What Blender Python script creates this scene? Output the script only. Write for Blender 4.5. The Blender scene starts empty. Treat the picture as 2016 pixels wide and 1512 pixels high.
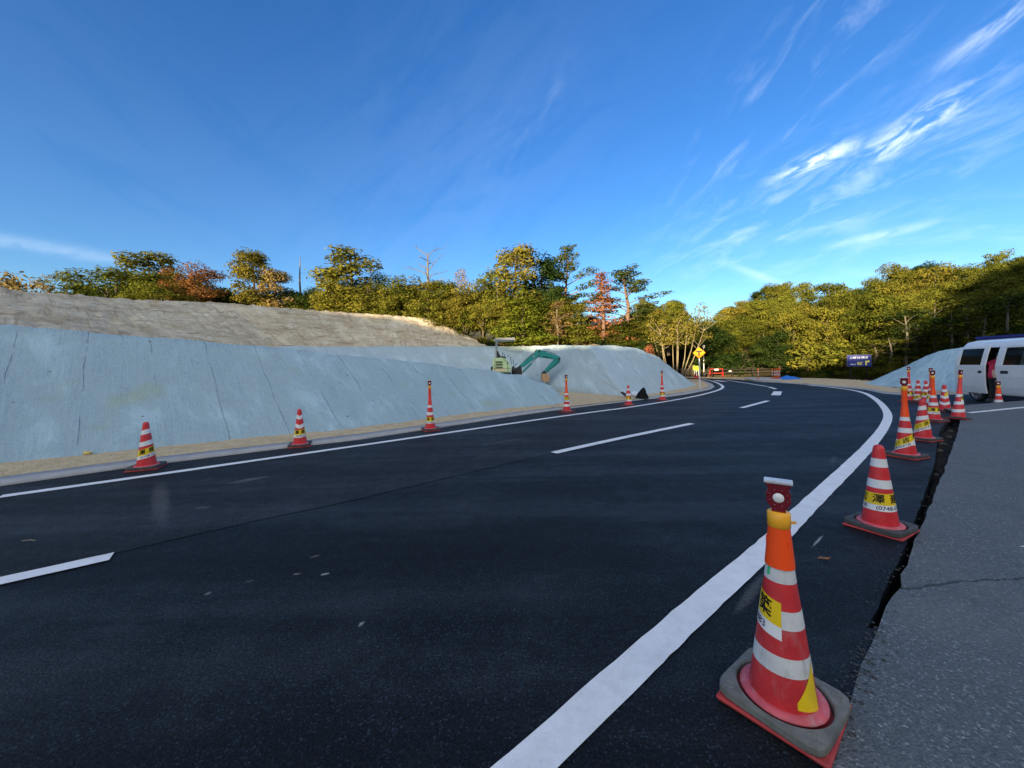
import bpy, bmesh, math, random
import numpy as np
from mathutils import Vector, Matrix, noise

random.seed(7)
sc = bpy.context.scene
COL = sc.collection
R = math.radians

# ---------------------------------------------------------------- camera
FPX, CX, CY, EYE = 732.0, 1008.0, 721.0, 1.42
ROLL = R(1.2)
cR = Vector((math.cos(ROLL), 0, -math.sin(ROLL)))
cU = Vector((math.sin(ROLL), 0, math.cos(ROLL)))
cF = Vector((0, 1, 0))
cam_d = bpy.data.cameras.new("camera")
cam = bpy.data.objects.new("camera", cam_d)
COL.objects.link(cam)
cam.matrix_world = Matrix(((cR.x, cU.x, -cF.x, 0), (cR.y, cU.y, -cF.y, 0), (cR.z, cU.z, -cF.z, EYE), (0, 0, 0, 1)))
cam_d.sensor_width = 36
cam_d.lens = 36 * FPX / 2016
cam_d.shift_y = -(756 - CY) / 2016
cam_d.clip_start = 0.05
cam_d.clip_end = 3000
sc.camera = cam


def ray(px, py):
    return cR * ((px - CX) / FPX) + cU * ((CY - py) / FPX) + cF


def G(px, py, z=0.0):
    d = ray(px, py)
    t = (z - EYE) / d.z
    return Vector((d.x * t, d.y * t, z))


def P(px, py, t):
    d = ray(px, py)
    return Vector((0, 0, EYE)) + d * t


# ---------------------------------------------------------------- light
SUN_EL, SUN_AZ = R(5.5), R(30)        # sun low, behind the camera and a little to the left
sun_dir = Vector((-math.sin(SUN_AZ) * math.cos(SUN_EL), -math.cos(SUN_AZ) * math.cos(SUN_EL), math.sin(SUN_EL)))
sl = bpy.data.lights.new("sun", 'SUN')
sl.energy = 5.0
sl.angle = R(0.6)
sl.color = (1.0, 0.78, 0.48)
so = bpy.data.objects.new("sun", sl)
COL.objects.link(so)
so.rotation_euler = sun_dir.to_track_quat('Z', 'Y').to_euler()

sc.view_settings.view_transform = 'Standard'
sc.view_settings.look = 'None'
sc.view_settings.gamma = 1
sc.view_settings.use_curve_mapping = False
sc.view_settings.exposure = 2.1
sc.cycles.use_denoising = True
sc.cycles.max_bounces = 6
sc.cycles.transparent_max_bounces = 8


# ---------------------------------------------------------------- node helpers
class NT:
    def __init__(s, tree):
        s.t = tree
        s.n = tree.nodes
        s.l = tree.links

    def add(s, typ, **kw):
        nd = s.n.new(typ)
        for k, v in kw.items():
            setattr(nd, k, v)
        return nd

    def put(s, sock, v):
        if isinstance(v, bpy.types.NodeSocket):
            s.l.new(v, sock)
        elif v is not None:
            if sock.type == 'RGBA' and len(v) == 3:
                v = (*v, 1)
            sock.default_value = v

    def math(s, op, a, b=0.0, c=None, clamp=False):
        nd = s.add('ShaderNodeMath', operation=op)
        nd.use_clamp = clamp
        s.put(nd.inputs[0], a)
        s.put(nd.inputs[1], b)
        if c is not None:
            s.put(nd.inputs[2], c)
        return nd.outputs[0]

    def mix(s, f, a, b, blend='MIX'):
        nd = s.add('ShaderNodeMix', data_type='RGBA', blend_type=blend)
        s.put(nd.inputs[0], f)
        s.put(nd.inputs[6], a)
        s.put(nd.inputs[7], b)
        return nd.outputs[2]

    def dot(s, a, v):
        nd = s.add('ShaderNodeVectorMath', operation='DOT_PRODUCT')
        s.put(nd.inputs[0], a)
        nd.inputs[1].default_value = v
        return nd.outputs['Value']

    def mapping(s, vec, scale=(1, 1, 1), rot=(0, 0, 0), loc=(0, 0, 0)):
        nd = s.add('ShaderNodeMapping')
        s.put(nd.inputs[0], vec)
        nd.inputs['Location'].default_value = loc
        nd.inputs['Rotation'].default_value = rot
        nd.inputs['Scale'].default_value = scale
        return nd.outputs[0]

    def noise(s, vec, scale, detail=4, rough=0.6, dist=0.0):
        nd = s.add('ShaderNodeTexNoise')
        if vec is not None:
            s.put(nd.inputs['Vector'], vec)
        nd.inputs['Scale'].default_value = scale
        nd.inputs['Detail'].default_value = detail
        nd.inputs['Roughness'].default_value = rough
        nd.inputs['Distortion'].default_value = dist
        return nd.outputs['Fac']

    def voro(s, vec, scale, feature='F1', out='Distance'):
        nd = s.add('ShaderNodeTexVoronoi', feature=feature)
        s.put(nd.inputs['Vector'], vec)
        nd.inputs['Scale'].default_value = scale
        return nd.outputs[out]

    def ramp(s, f, stops):
        nd = s.add('ShaderNodeValToRGB')
        s.put(nd.inputs[0], f)
        el = nd.color_ramp.elements
        while len(el) < len(stops):
            el.new(0.5)
        for e, (p, c) in zip(el, stops):
            e.position = p
            e.color = (*c, 1) if len(c) == 3 else c
        return nd.outputs[0]

    def step(s, f, a, b):
        nd = s.add('ShaderNodeMapRange', interpolation_type='SMOOTHSTEP')
        s.put(nd.inputs['Value'], f)
        nd.inputs['From Min'].default_value = a
        nd.inputs['From Max'].default_value = b
        return nd.outputs[0]

    def bump(s, h, strength, dist, normal=None):
        nd = s.add('ShaderNodeBump')
        s.put(nd.inputs['Height'], h)
        nd.inputs['Strength'].default_value = strength
        nd.inputs['Distance'].default_value = dist
        if normal is not None:
            s.put(nd.inputs['Normal'], normal)
        return nd.outputs[0]


def newmat(name, color=(0.5, 0.5, 0.5), rough=0.6, metal=0.0, spec=0.5):
    m = bpy.data.materials.new(name)
    m.use_nodes = True
    nt = NT(m.node_tree)
    b = m.node_tree.nodes['Principled BSDF']
    nt.put(b.inputs['Base Color'], color)
    b.inputs['Roughness'].default_value = rough
    b.inputs['Metallic'].default_value = metal
    b.inputs['Specular IOR Level'].default_value = spec
    return m, nt, b


MATS = {}


def paint(name, color, rough=0.5, metal=0.0, var=0.12, scale=14, dirt=None, dirt_amt=0.0, spec=0.5):
    """object paint or plastic with mottling, wear and a little bump"""
    if name in MATS:
        return MATS[name]
    m, nt, b = newmat(name, color, rough, metal, spec)
    co = nt.add('ShaderNodeTexCoord').outputs['Object']
    n = nt.noise(co, scale, 5, 0.65)
    lo = tuple(c * (1 - var) for c in color)
    hi = tuple(min(1, c * (1 + var)) for c in color)
    col = nt.mix(nt.step(n, 0.3, 0.7), lo, hi)
    if dirt:
        d = nt.noise(nt.mapping(co, (1, 1, 0.35)), scale * 1.7, 6, 0.7, 0.4)
        col = nt.mix(nt.math('MULTIPLY', nt.step(d, 0.5, 0.72), dirt_amt), col, dirt)
    nt.put(b.inputs['Base Color'], col)
    nt.put(b.inputs['Roughness'], nt.math('ADD', nt.math('MULTIPLY', n, 0.2), rough - 0.1))
    nt.put(b.inputs['Normal'], nt.bump(nt.noise(co, scale * 6, 3), 0.08, 0.01))
    MATS[name] = m
    return m


# ---------------------------------------------------------------- world: sky with thin cirrus
world = bpy.data.worlds.new("World")
sc.world = world
world.use_nodes = True
wn = NT(world.node_tree)
bg = world.node_tree.nodes['Background']
sky = wn.add('ShaderNodeTexSky', sky_type='NISHITA')
sky.sun_disc = False
sky.sun_elevation = SUN_EL
sky.sun_rotation = math.pi + SUN_AZ
sky.altitude = 200
sky.air_density = 1.0
sky.dust_density = 0.3
sky.ozone_density = 3.0
dvec = wn.add('ShaderNodeTexCoord').outputs['Generated']


def wisp(px, py, ang, la, lb, amt, fa=5, fb=16, thr=0.45):
    c = ray(px, py).normalized()
    q = ray(px + 20 * math.cos(ang), py + 20 * math.sin(ang)).normalized()
    a = (q - c * q.dot(c)).normalized()
    bb = c.cross(a).normalized()
    al, be, ga = wn.dot(dvec, a), wn.dot(dvec, bb), wn.dot(dvec, c)
    e1 = wn.math('POWER', wn.math('DIVIDE', al, la), 2.0)
    e2 = wn.math('POWER', wn.math('DIVIDE', be, lb), 2.0)
    m = wn.math('EXPONENT', wn.math('MULTIPLY', wn.math('ADD', e1, e2), -1.0))
    m = wn.math('MULTIPLY', m, wn.math('GREATER_THAN', ga, 0.0))
    cv = wn.add('ShaderNodeCombineXYZ')
    wn.put(cv.inputs[0], wn.math('MULTIPLY', al, fa))
    wn.put(cv.inputs[1], wn.math('MULTIPLY', be, fb))
    cv.inputs[2].default_value = px * 0.013
    n = wn.noise(cv.outputs[0], 1.6, 8, 0.6, 0.55)
    return wn.math('MULTIPLY', wn.math('MULTIPLY', m, wn.step(n, thr, thr + 0.3)), amt)


parts = [wisp(1605, 318, R(-24), .050, .013, 1.0, 12, 34, .36), wisp(1795, 255, R(-33), .070, .020, 0.85, 11, 30, .40),
         wisp(1975, 40, R(-38), .06, .014, 0.4, 8, 26, .38), wisp(1600, 400, R(-25), .26, .09, 0.22, 7, 20, .44),
         wisp(1600, 130, R(-50), .28, .10, 0.16, 5, 16, .50), wisp(90, 488, R(9), .16, .011, 0.13, 5, 14, .30),
         wisp(1745, 460, R(-12), .07, .008, 0.25, 8, 20, .36),
         wisp(1850, 480, R(-8), .35, .07, 0.12, 5, 16, .42), wisp(1030, 250, R(-60), .12, .04, 0.10, 5, 18, .50),
         wisp(250, 330, R(30), .45, .22, 0.014, 3, 9, .25), wisp(900, 330, R(-40), .40, .25, 0.025, 3, 9, .3), wisp(1500, 545, R(20), .07, .010, 0.2, 6, 20, .36)]
cl = parts[0]
for p in parts[1:]:
    cl = wn.math('ADD', cl, p)
cl = wn.math('MINIMUM', cl, 0.7)
# added fill light: bright broken cloud put into the unseen sky behind the camera
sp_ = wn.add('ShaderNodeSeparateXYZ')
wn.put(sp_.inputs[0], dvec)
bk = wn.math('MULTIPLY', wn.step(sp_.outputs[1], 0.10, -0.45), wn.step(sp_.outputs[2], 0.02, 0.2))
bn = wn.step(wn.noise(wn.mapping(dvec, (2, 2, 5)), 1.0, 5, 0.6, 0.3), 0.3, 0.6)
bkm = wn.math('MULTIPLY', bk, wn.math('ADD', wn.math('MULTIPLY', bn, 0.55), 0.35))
hs = wn.add('ShaderNodeHueSaturation')
hs.inputs['Saturation'].default_value = 1.17
hs.inputs['Hue'].default_value = 0.515
wn.put(hs.inputs['Color'], sky.outputs[0])
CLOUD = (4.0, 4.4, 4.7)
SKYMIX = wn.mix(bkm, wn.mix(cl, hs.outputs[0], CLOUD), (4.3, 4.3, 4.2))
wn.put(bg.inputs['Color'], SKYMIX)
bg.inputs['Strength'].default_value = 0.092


# ---------------------------------------------------------------- object helpers
def tag(o, label=None, cat=None, group=None, kind=None):
    if label:
        o['label'] = label
    if cat:
        o['category'] = cat
    if group:
        o['group'] = group
    if kind:
        o['kind'] = kind
    return o


def empty(name, loc=(0, 0, 0), rz=0.0):
    o = bpy.data.objects.new(name, None)
    o.empty_display_size = 0.2
    COL.objects.link(o)
    o.location = loc
    o.rotation_euler = (0, 0, rz)
    return o


def copy_tree(o, parent=None):
    c = o.copy()
    COL.objects.link(c)
    if parent is not None:
        c.parent = parent
    for ch in list(o.children):
        copy_tree(ch, c)
    return c


class MB:
    """collects shapes, then links them as one mesh object"""

    def __init__(s):
        s.v, s.f, s.sm, s.uv = [], [], [], None

    def _add(s, vs, fs, smooth=False, M=None):
        b = len(s.v)
        for p in vs:
            p = Vector(p)
            s.v.append(M @ p if M is not None else p)
        for f in fs:
            s.f.append(tuple(i + b for i in f))
            s.sm.append(smooth)
        return s

    def box(s, c, d, M=None, rot=None):
        x, y, z = d[0] / 2, d[1] / 2, d[2] / 2
        vs = [Vector(q) for q in ((-x, -y, -z), (x, -y, -z), (x, y, -z), (-x, y, -z), (-x, -y, z), (x, -y, z), (x, y, z), (-x, y, z))]
        if rot is not None:
            vs = [rot @ q for q in vs]
        vs = [q + Vector(c) for q in vs]
        return s._add(vs, [(0, 3, 2, 1), (4, 5, 6, 7), (0, 1, 5, 4), (1, 2, 6, 5), (2, 3, 7, 6), (3, 0, 4, 7)], False, M)

    def prism(s, poly, y0, y1, M=None, axis='y'):
        n = len(poly)
        if axis == 'y':
            vs = [(a, y0, b) for a, b in poly] + [(a, y1, b) for a, b in poly]
        elif axis == 'z':
            vs = [(a, b, y0) for a, b in poly] + [(a, b, y1) for a, b in poly]
        else:
            vs = [(y0, a, b) for a, b in poly] + [(y1, a, b) for a, b in poly]
        fs = [tuple(range(n)), tuple(range(2 * n - 1, n - 1, -1))]
        fs += [(i, i + n, (i + 1) % n + n, (i + 1) % n) for i in range(n)]
        return s._add(vs, fs, False, M)

    def tube(s, pts, r, n=8, M=None, cap=True, smooth=True):
        pts = [Vector(p) for p in pts]
        rs = r if isinstance(r, (list, tuple)) else [r] * len(pts)
        vs, fs = [], []
        up = None
        for i, p in enumerate(pts):
            t = (pts[min(i + 1, len(pts) - 1)] - pts[max(i - 1, 0)]).normalized()
            if up is None:
                up = Vector((0, 0, 1)) if abs(t.z) < 0.9 else Vector((1, 0, 0))
            a = t.cross(up)
            if a.length < 1e-4:
                a = t.cross(Vector((0, 1, 0.3)))
            a.normalize()
            b = a.cross(t).normalized()
            up = b
            for k in range(n):
                w = 2 * math.pi * k / n
                vs.append(p + a * (rs[i] * math.cos(w)) + b * (rs[i] * math.sin(w)))
        for i in range(len(pts) - 1):
            for k in range(n):
                k2 = (k + 1) % n
                fs.append((i * n + k, i * n + k2, (i + 1) * n + k2, (i + 1) * n + k))
        s._add(vs, fs, smooth, M)
        if cap:
            m = len(pts) - 1
            s._add(vs[:n], [tuple(range(n))], False, M)
            s._add(vs[m * n:], [tuple(range(n - 1, -1, -1))], False, M)
        return s

    def lathe(s, prof, n=40, M=None, smooth=True, close=False):
        vs, fs = [], []
        for r_, z in prof:
            for k in range(n):
                w = 2 * math.pi * k / n
                vs.append((r_ * math.cos(w), r_ * math.sin(w), z))
        m = len(prof)
        for i in range(m if close else m - 1):
            j = (i + 1) % m
            for k in range(n):
                k2 = (k + 1) % n
                fs.append((i * n + k, i * n + k2, j * n + k2, j * n + k))
        return s._add(vs, fs, smooth, M)

    def build(s, name, m, parent=None, bevel=0.0, loc=None, rot=None, seg=2, fixn=True):
        me = bpy.data.meshes.new(name)
        me.from_pydata([tuple(v) for v in s.v], [], s.f)
        me.polygons.foreach_set('use_smooth', s.sm)
        if fixn:
            bm = bmesh.new()
            bm.from_mesh(me)
            bmesh.ops.recalc_face_normals(bm, faces=bm.faces)
            bm.to_mesh(me)
            bm.free()
        if s.uv:
            ul = me.uv_layers.new(name='UVMap')
            for lp in me.loops:
                ul.data[lp.index].uv = s.uv[lp.vertex_index]
        if m is not None:
            me.materials.append(m)
        o = bpy.data.objects.new(name, me)
        COL.objects.link(o)
        if parent is not None:
            o.parent = parent
        if loc is not None:
            o.location = loc
        if rot is not None:
            o.rotation_euler = rot
        if bevel > 0:
            b = o.modifiers.new('bevel', 'BEVEL')
            b.width = bevel
            b.segments = seg
            b.limit_method = 'ANGLE'
            b.angle_limit = R(40)
        return o


def text_mesh(body, size, bold=0.0):
    cu = bpy.data.curves.new('lettering', 'FONT')
    cu.body = body
    cu.size = size
    cu.offset = bold
    cu.resolution_u = 3
    cu.align_x = 'CENTER'
    cu.align_y = 'CENTER'
    ob = bpy.data.objects.new('lettering', cu)
    COL.objects.link(ob)
    bpy.context.view_layer.update()
    dg = bpy.context.evaluated_depsgraph_get()
    me = ob.evaluated_get(dg).to_mesh()
    bm = bmesh.new()
    bm.from_mesh(me)
    ob.evaluated_get(dg).to_mesh_clear()
    bpy.data.objects.remove(ob)
    bpy.data.curves.remove(cu)
    bmesh.ops.triangulate(bm, faces=bm.faces)
    return bm


def text_into(mb, body, size, fn, bold=0.0, maxe=None):
    """adds the text to mb, each point (u, v) of the lettering moved to fn(u, v)"""
    bm = text_mesh(body, size, bold)
    if maxe:
        for _ in range(3):
            es = [e for e in bm.edges if e.calc_length() > maxe]
            if not es:
                break
            bmesh.ops.subdivide_edges(bm, edges=es, cuts=1)
            bmesh.ops.triangulate(bm, faces=bm.faces)
    bm.verts.index_update()
    vs = [fn(v.co.x, v.co.y) for v in bm.verts]
    fs = [tuple(v.index for v in f.verts) for f in bm.faces]
    bm.free()
    mb._add(vs, fs)


def polysheet(name, pts, z, m, thick=0.0, kind='structure', jitter=0):
    """flat polygon sheet (or a slab when thick > 0), points (x, y)"""
    bm = bmesh.new()
    vs = [bm.verts.new((p[0], p[1], z)) for p in pts]
    f = bm.faces.new(vs)
    if f.normal.z < 0:
        f.normal_flip()
    f.normal_update()
    if f.normal.z < 0:
        bmesh.ops.reverse_faces(bm, faces=[f])
    if thick > 0:
        r_ = bmesh.ops.extrude_face_region(bm, geom=[f])
        for g in r_['geom']:
            if isinstance(g, bmesh.types.BMVert):
                g.co.z -= thick
    bmesh.ops.triangulate(bm, faces=bm.faces)
    bmesh.ops.recalc_face_normals(bm, faces=bm.faces)
    me = bpy.data.meshes.new(name)
    bm.to_mesh(me)
    bm.free()
    me.materials.append(m)
    o = bpy.data.objects.new(name, me)
    COL.objects.link(o)
    tag(o, kind=kind)
    return o


def smooth_line(pts, step):
    """Catmull-Rom through 2-D points, resampled"""
    pts = [Vector((p[0], p[1], 0)) for p in pts]
    out = []
    for i in range(len(pts) - 1):
        p0, p1, p2, p3 = pts[max(i - 1, 0)], pts[i], pts[i + 1], pts[min(i + 2, len(pts) - 1)]
        n = max(1, int((p2 - p1).length / step))
        for k in range(n):
            t = k / n
            out.append(0.5 * ((2 * p1) + (p2 - p0) * t + (2 * p0 - 5 * p1 + 4 * p2 - p3) * t * t + (3 * p1 - p0 - 3 * p2 + p3) * t ** 3))
    out.append(pts[-1])
    return out


def ribbon(name, pts, w, z, m, step=0.10, rough=0.0035, kind='structure'):
    c = smooth_line(pts, step)
    mb = MB()
    vs = []
    uv = []
    s = 0
    for i, p in enumerate(c):
        t = (c[min(i + 1, len(c) - 1)] - c[max(i - 1, 0)]).normalized()
        nrm = Vector((-t.y, t.x, 0))
        if i:
            s += (c[i] - c[i - 1]).length
        for q in (-1, 1):
            v = p + nrm * q * (w / 2 + random.uniform(-rough, rough))
            v.z = z
            vs.append(v)
            uv.append((s, q * w / 2))
    fs = [(2 * i, 2 * i + 2, 2 * i + 3, 2 * i + 1) for i in range(len(c) - 1)]
    mb._add(vs, fs)
    mb.uv = uv
    o = mb.build(name, m)
    for p in o.data.polygons:
        if p.normal.z < 0:
            p.flip()
    tag(o, kind=kind)
    return o


def lerp_line(row, u):
    x = u * (len(row) - 1)
    i = min(int(x), len(row) - 2)
    return Vector(row[i]).lerp(Vector(row[i + 1]), x - i)


def loft(name, rows, nu, nv, m, amp=0.0, freq=1.0, amp2=0.0, freq2=4.0, kind='structure', lock=False, seed=0.0):
    vs, uv = [], []
    R0 = len(rows)
    nvt = (R0 - 1) * nv + 1
    grid = []
    for j in range(nvt):
        a = j / nv
        k = min(int(a), R0 - 2)
        grid.append([lerp_line(rows[k], i / (nu - 1)).lerp(lerp_line(rows[k + 1], i / (nu - 1)), a - k) for i in range(nu)])
    ulen = [0.0]
    for i in range(1, nu):
        ulen.append(ulen[-1] + (grid[nvt // 2][i] - grid[nvt // 2][i - 1]).length)
    for j in range(nvt):
        for i in range(nu):
            p = grid[j][i]
            v = sum((grid[q][i] - grid[q - 1][i]).length for q in range(1, j + 1))
            du = grid[j][min(i + 1, nu - 1)] - grid[j][max(i - 1, 0)]
            dv = grid[min(j + 1, nvt - 1)][i] - grid[max(j - 1, 0)][i]
            n = du.cross(dv)
            n = n.normalized() if n.length > 1e-6 else Vector((0, 0, 1))
            h = amp * noise.fractal(p * freq + Vector((seed, 0, 0)), 1.0, 2.0, 3) + amp2 * noise.fractal(p * freq2 + Vector((0, seed, 5)), 0.9, 2.0, 4)
            if lock and (j == 0):
                h *= 0.2
            vs.append(p + n * h)
            uv.append((ulen[i], v))
    fs = [(j * nu + i, j * nu + i + 1, (j + 1) * nu + i + 1, (j + 1) * nu + i) for j in range(nvt - 1) for i in range(nu - 1)]
    mb = MB()
    mb._add(vs, fs, True)
    mb.uv = uv
    o = mb.build(name, m)
    tag(o, kind=kind)
    return o


# ---------------------------------------------------------------- setting materials
def m_asphalt(name, base, dust, spots=(), worn=0.0):
    m, nt, b = newmat(name, rough=0.62, spec=0.45)
    co = nt.add('ShaderNodeTexCoord').outputs['Object']
    grain = nt.noise(co, 95, 3, 0.75)
    agg = nt.voro(co, 135, 'F1', 'Color')
    sepx = nt.add('ShaderNodeSeparateColor')
    nt.put(sepx.inputs[0], agg)
    st = nt.step(sepx.outputs[0], 0.86, 0.99)
    big = nt.noise(co, 0.55, 5, 0.6)
    mid = nt.noise(co, 7, 5, 0.65)
    col = nt.mix(nt.step(grain, 0.3, 0.72), tuple(c * 0.5 for c in base), tuple(c * 2.1 for c in base))
    col = nt.mix(nt.math('MULTIPLY', st, 0.75), col, tuple(c * 11 for c in base))
    dm = nt.math('MULTIPLY', nt.step(nt.math('ADD', nt.math('MULTIPLY', big, 0.65), nt.math('MULTIPLY', mid, 0.4)), 0.42, 0.75), 0.55)
    col = nt.mix(dm, col, dust)
    roll = nt.noise(nt.mapping(co, (0.16, 1.5, 1), (0, 0, R(-38))), 1.0, 6, 0.62, 0.2)
    col = nt.mix(nt.math('MULTIPLY', nt.step(roll, 0.5, 0.74), 0.5), col, dust)
    col = nt.mix(nt.math('MULTIPLY', nt.step(roll, 0.48, 0.28), 0.5), col, tuple(c * 0.5 for c in base))
    blot = nt.noise(nt.mapping(co, (1, 1, 1), loc=(9, 4, 0)), 1.7, 7, 0.72)
    col = nt.mix(nt.math('MULTIPLY', nt.step(blot, 0.54, 0.74), 0.45), col, tuple(c * 1.25 for c in dust))
    sep = nt.add('ShaderNodeSeparateXYZ')
    nt.put(sep.inputs[0], co)
    rag = nt.noise(co, 34, 6, 0.8)
    for (x, y, rx, ry, ang, amt, sc_) in spots:
        ca, sa = math.cos(ang), math.sin(ang)
        dx, dy = nt.math('SUBTRACT', sep.outputs[0], x), nt.math('SUBTRACT', sep.outputs[1], y)
        u = nt.math('ADD', nt.math('MULTIPLY', dx, ca / rx), nt.math('MULTIPLY', dy, sa / rx))
        v = nt.math('ADD', nt.math('MULTIPLY', dx, -sa / ry), nt.math('MULTIPLY', dy, ca / ry))
        e = nt.math('EXPONENT', nt.math('MULTIPLY', nt.math('ADD', nt.math('POWER', u, 2.0), nt.math('POWER', v, 2.0)), -1.0))
        f = nt.math('MULTIPLY', nt.step(nt.math('MULTIPLY', e, nt.math('ADD', rag, 0.05)), 0.30, 0.55), amt * 1.1)
        col = nt.mix(f, col, sc_)
    nt.put(b.inputs['Base Color'], col)
    nt.put(b.inputs['Roughness'], nt.math('ADD', nt.math('MULTIPLY', mid, 0.3), 0.45))
    nt.put(b.inputs['Specular IOR Level'], nt.math('ADD', nt.math('MULTIPLY', nt.step(nt.noise(co, 90, 4, 0.85), 0.36, 0.66), nt.math('ADD', 0.20, nt.math('MULTIPLY', nt.step(nt.math('ADD', roll, nt.math('MULTIPLY', blot, 0.5)), 0.66, 0.98), 0.65))), 0.08))
    h = nt.math('ADD', nt.math('MULTIPLY', grain, 1.0), nt.math('MULTIPLY', nt.noise(co, 32, 3, 0.6), 0.9))
    nt.put(b.inputs['Normal'], nt.bump(h, 0.8 + worn, 0.012))
    return m


def m_simple_ground(name, c1, c2, c3, s1=3, s2=22, bumps=0.5, rough=0.9, pebble=0.0):
    m, nt, b = newmat(name, rough=rough, spec=0.25)
    co = nt.add('ShaderNodeTexCoord').outputs['Object']
    a, d = nt.noise(co, s1, 6, 0.65), nt.noise(co, s2, 5, 0.7)
    col = nt.mix(nt.step(a, 0.35, 0.65), c1, c2)
    col = nt.mix(nt.math('MULTIPLY', nt.step(d, 0.45, 0.7), 0.7), col, c3)
    h = d
    if pebble:
        v = nt.voro(co, 38, 'F1', 'Color')
        sx = nt.add('ShaderNodeSeparateColor')
        nt.put(sx.inputs[0], v)
        col = nt.mix(nt.math('MULTIPLY', nt.step(sx.outputs[1], 0.62, 0.9), pebble), col, tuple(min(1, c * 1.7) for c in c2))
        h = nt.math('ADD', d, nt.math('MULTIPLY', nt.voro(co, 38), -0.8))
    nt.put(b.inputs['Base Color'], col)
    nt.put(b.inputs['Normal'], nt.bump(h, bumps, 0.03))
    return m


def m_geotextile(name, base, stain, fold=0.0, streak=0.22, seam_w=1.05):
    m, nt, b = newmat(name, rough=0.9, spec=0.15)
    uv = nt.add('ShaderNodeUVMap').outputs[0]
    co = nt.add('ShaderNodeTexCoord').outputs['Object']
    st = nt.noise(nt.mapping(uv, (14, 0.9, 1), (0, 0, fold)), 1.0, 6, 0.65, 0.3)
    fine = nt.noise(nt.mapping(uv, (60, 9, 1), (0, 0, fold)), 1.0, 4, 0.7)
    bl = nt.noise(nt.mapping(uv, (0.7, 0.9, 1)), 1.0, 6, 0.6, 0.2)
    col = nt.mix(nt.math('MULTIPLY', nt.step(st, 0.3, 0.72), streak), tuple(c * 0.86 for c in base), tuple(min(1, c * 1.22) for c in base))
    col = nt.mix(nt.math('MULTIPLY', nt.step(fine, 0.35, 0.7), 0.3), col, tuple(c * 0.76 for c in base))
    col = nt.mix(nt.math('MULTIPLY', nt.step(bl, 0.56, 0.74), 0.65), col, stain)
    wv = nt.noise(nt.mapping(uv, (3.0, 26, 1)), 1.0, 5, 0.7)
    col = nt.mix(nt.math('MULTIPLY', nt.step(wv, 0.42, 0.7), 0.42), col, tuple(c * 0.74 for c in base))
    mt = nt.noise(nt.mapping(uv, (5, 3.4, 1)), 1.0, 7, 0.72)
    col = nt.mix(nt.math('MULTIPLY', nt.step(mt, 0.54, 0.70), 0.6), col, tuple(c * 0.68 for c in base))
    bw = nt.noise(nt.mapping(uv, (1.1, 0.5, 1), loc=(7, 3, 0)), 1.0, 6, 0.65, 0.4)
    col = nt.mix(nt.math('MULTIPLY', nt.step(bw, 0.5, 0.72), 0.5), col, tuple(min(1, c * 1.35) for c in base))
    # joins between the strips of matting, a little crooked
    sp = nt.add('ShaderNodeSeparateXYZ')
    nt.put(sp.inputs[0], uv)
    wob = nt.math('MULTIPLY', nt.math('SUBTRACT', nt.noise(nt.mapping(uv, (0.5, 1.3, 1)), 1.0, 3), 0.5), 0.09)
    ph = nt.math('FRACT', nt.math('DIVIDE', nt.math('ADD', sp.outputs[0], wob), seam_w))
    dd = nt.math('ABSOLUTE', nt.math('SUBTRACT', ph, 0.5))
    seam = nt.math('SUBTRACT', 1.0, nt.step(dd, 0.004, 0.018))
    brk = nt.step(nt.noise(nt.mapping(uv, (1.0, 1.6, 1), loc=(3, 0, 0)), 1.0, 3), 0.40, 0.62)
    seam = nt.math('MULTIPLY', seam, brk)
    col = nt.mix(nt.math('MULTIPLY', seam, 0.16), col, tuple(c * 0.35 for c in base))
    # fixing pins
    pv = nt.voro(nt.mapping(uv, (1.5, 1.9, 1)), 1.0)
    col = nt.mix(nt.math('MULTIPLY', nt.math('SUBTRACT', 1.0, nt.step(pv, 0.025, 0.055)), 0.8), col, (0.05, 0.05, 0.05))
    nt.put(b.inputs['Base Color'], col)
    h = nt.math('ADD', nt.math('MULTIPLY', nt.math('ADD', nt.math('MULTIPLY', st, 0.7), nt.math('ADD', nt.math('MULTIPLY', wv, 0.5), nt.math('MULTIPLY', mt, 0.8))), 1.0), nt.math('ADD', nt.math('MULTIPLY', fine, 0.4), nt.math('MULTIPLY', seam, -0.8)))
    b1 = nt.bump(h, 0.8, 0.05)
    nt.put(b.inputs['Normal'], nt.bump(nt.noise(co, 1.6, 4, 0.6), 0.35, 0.18, b1))
    return m


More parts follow.
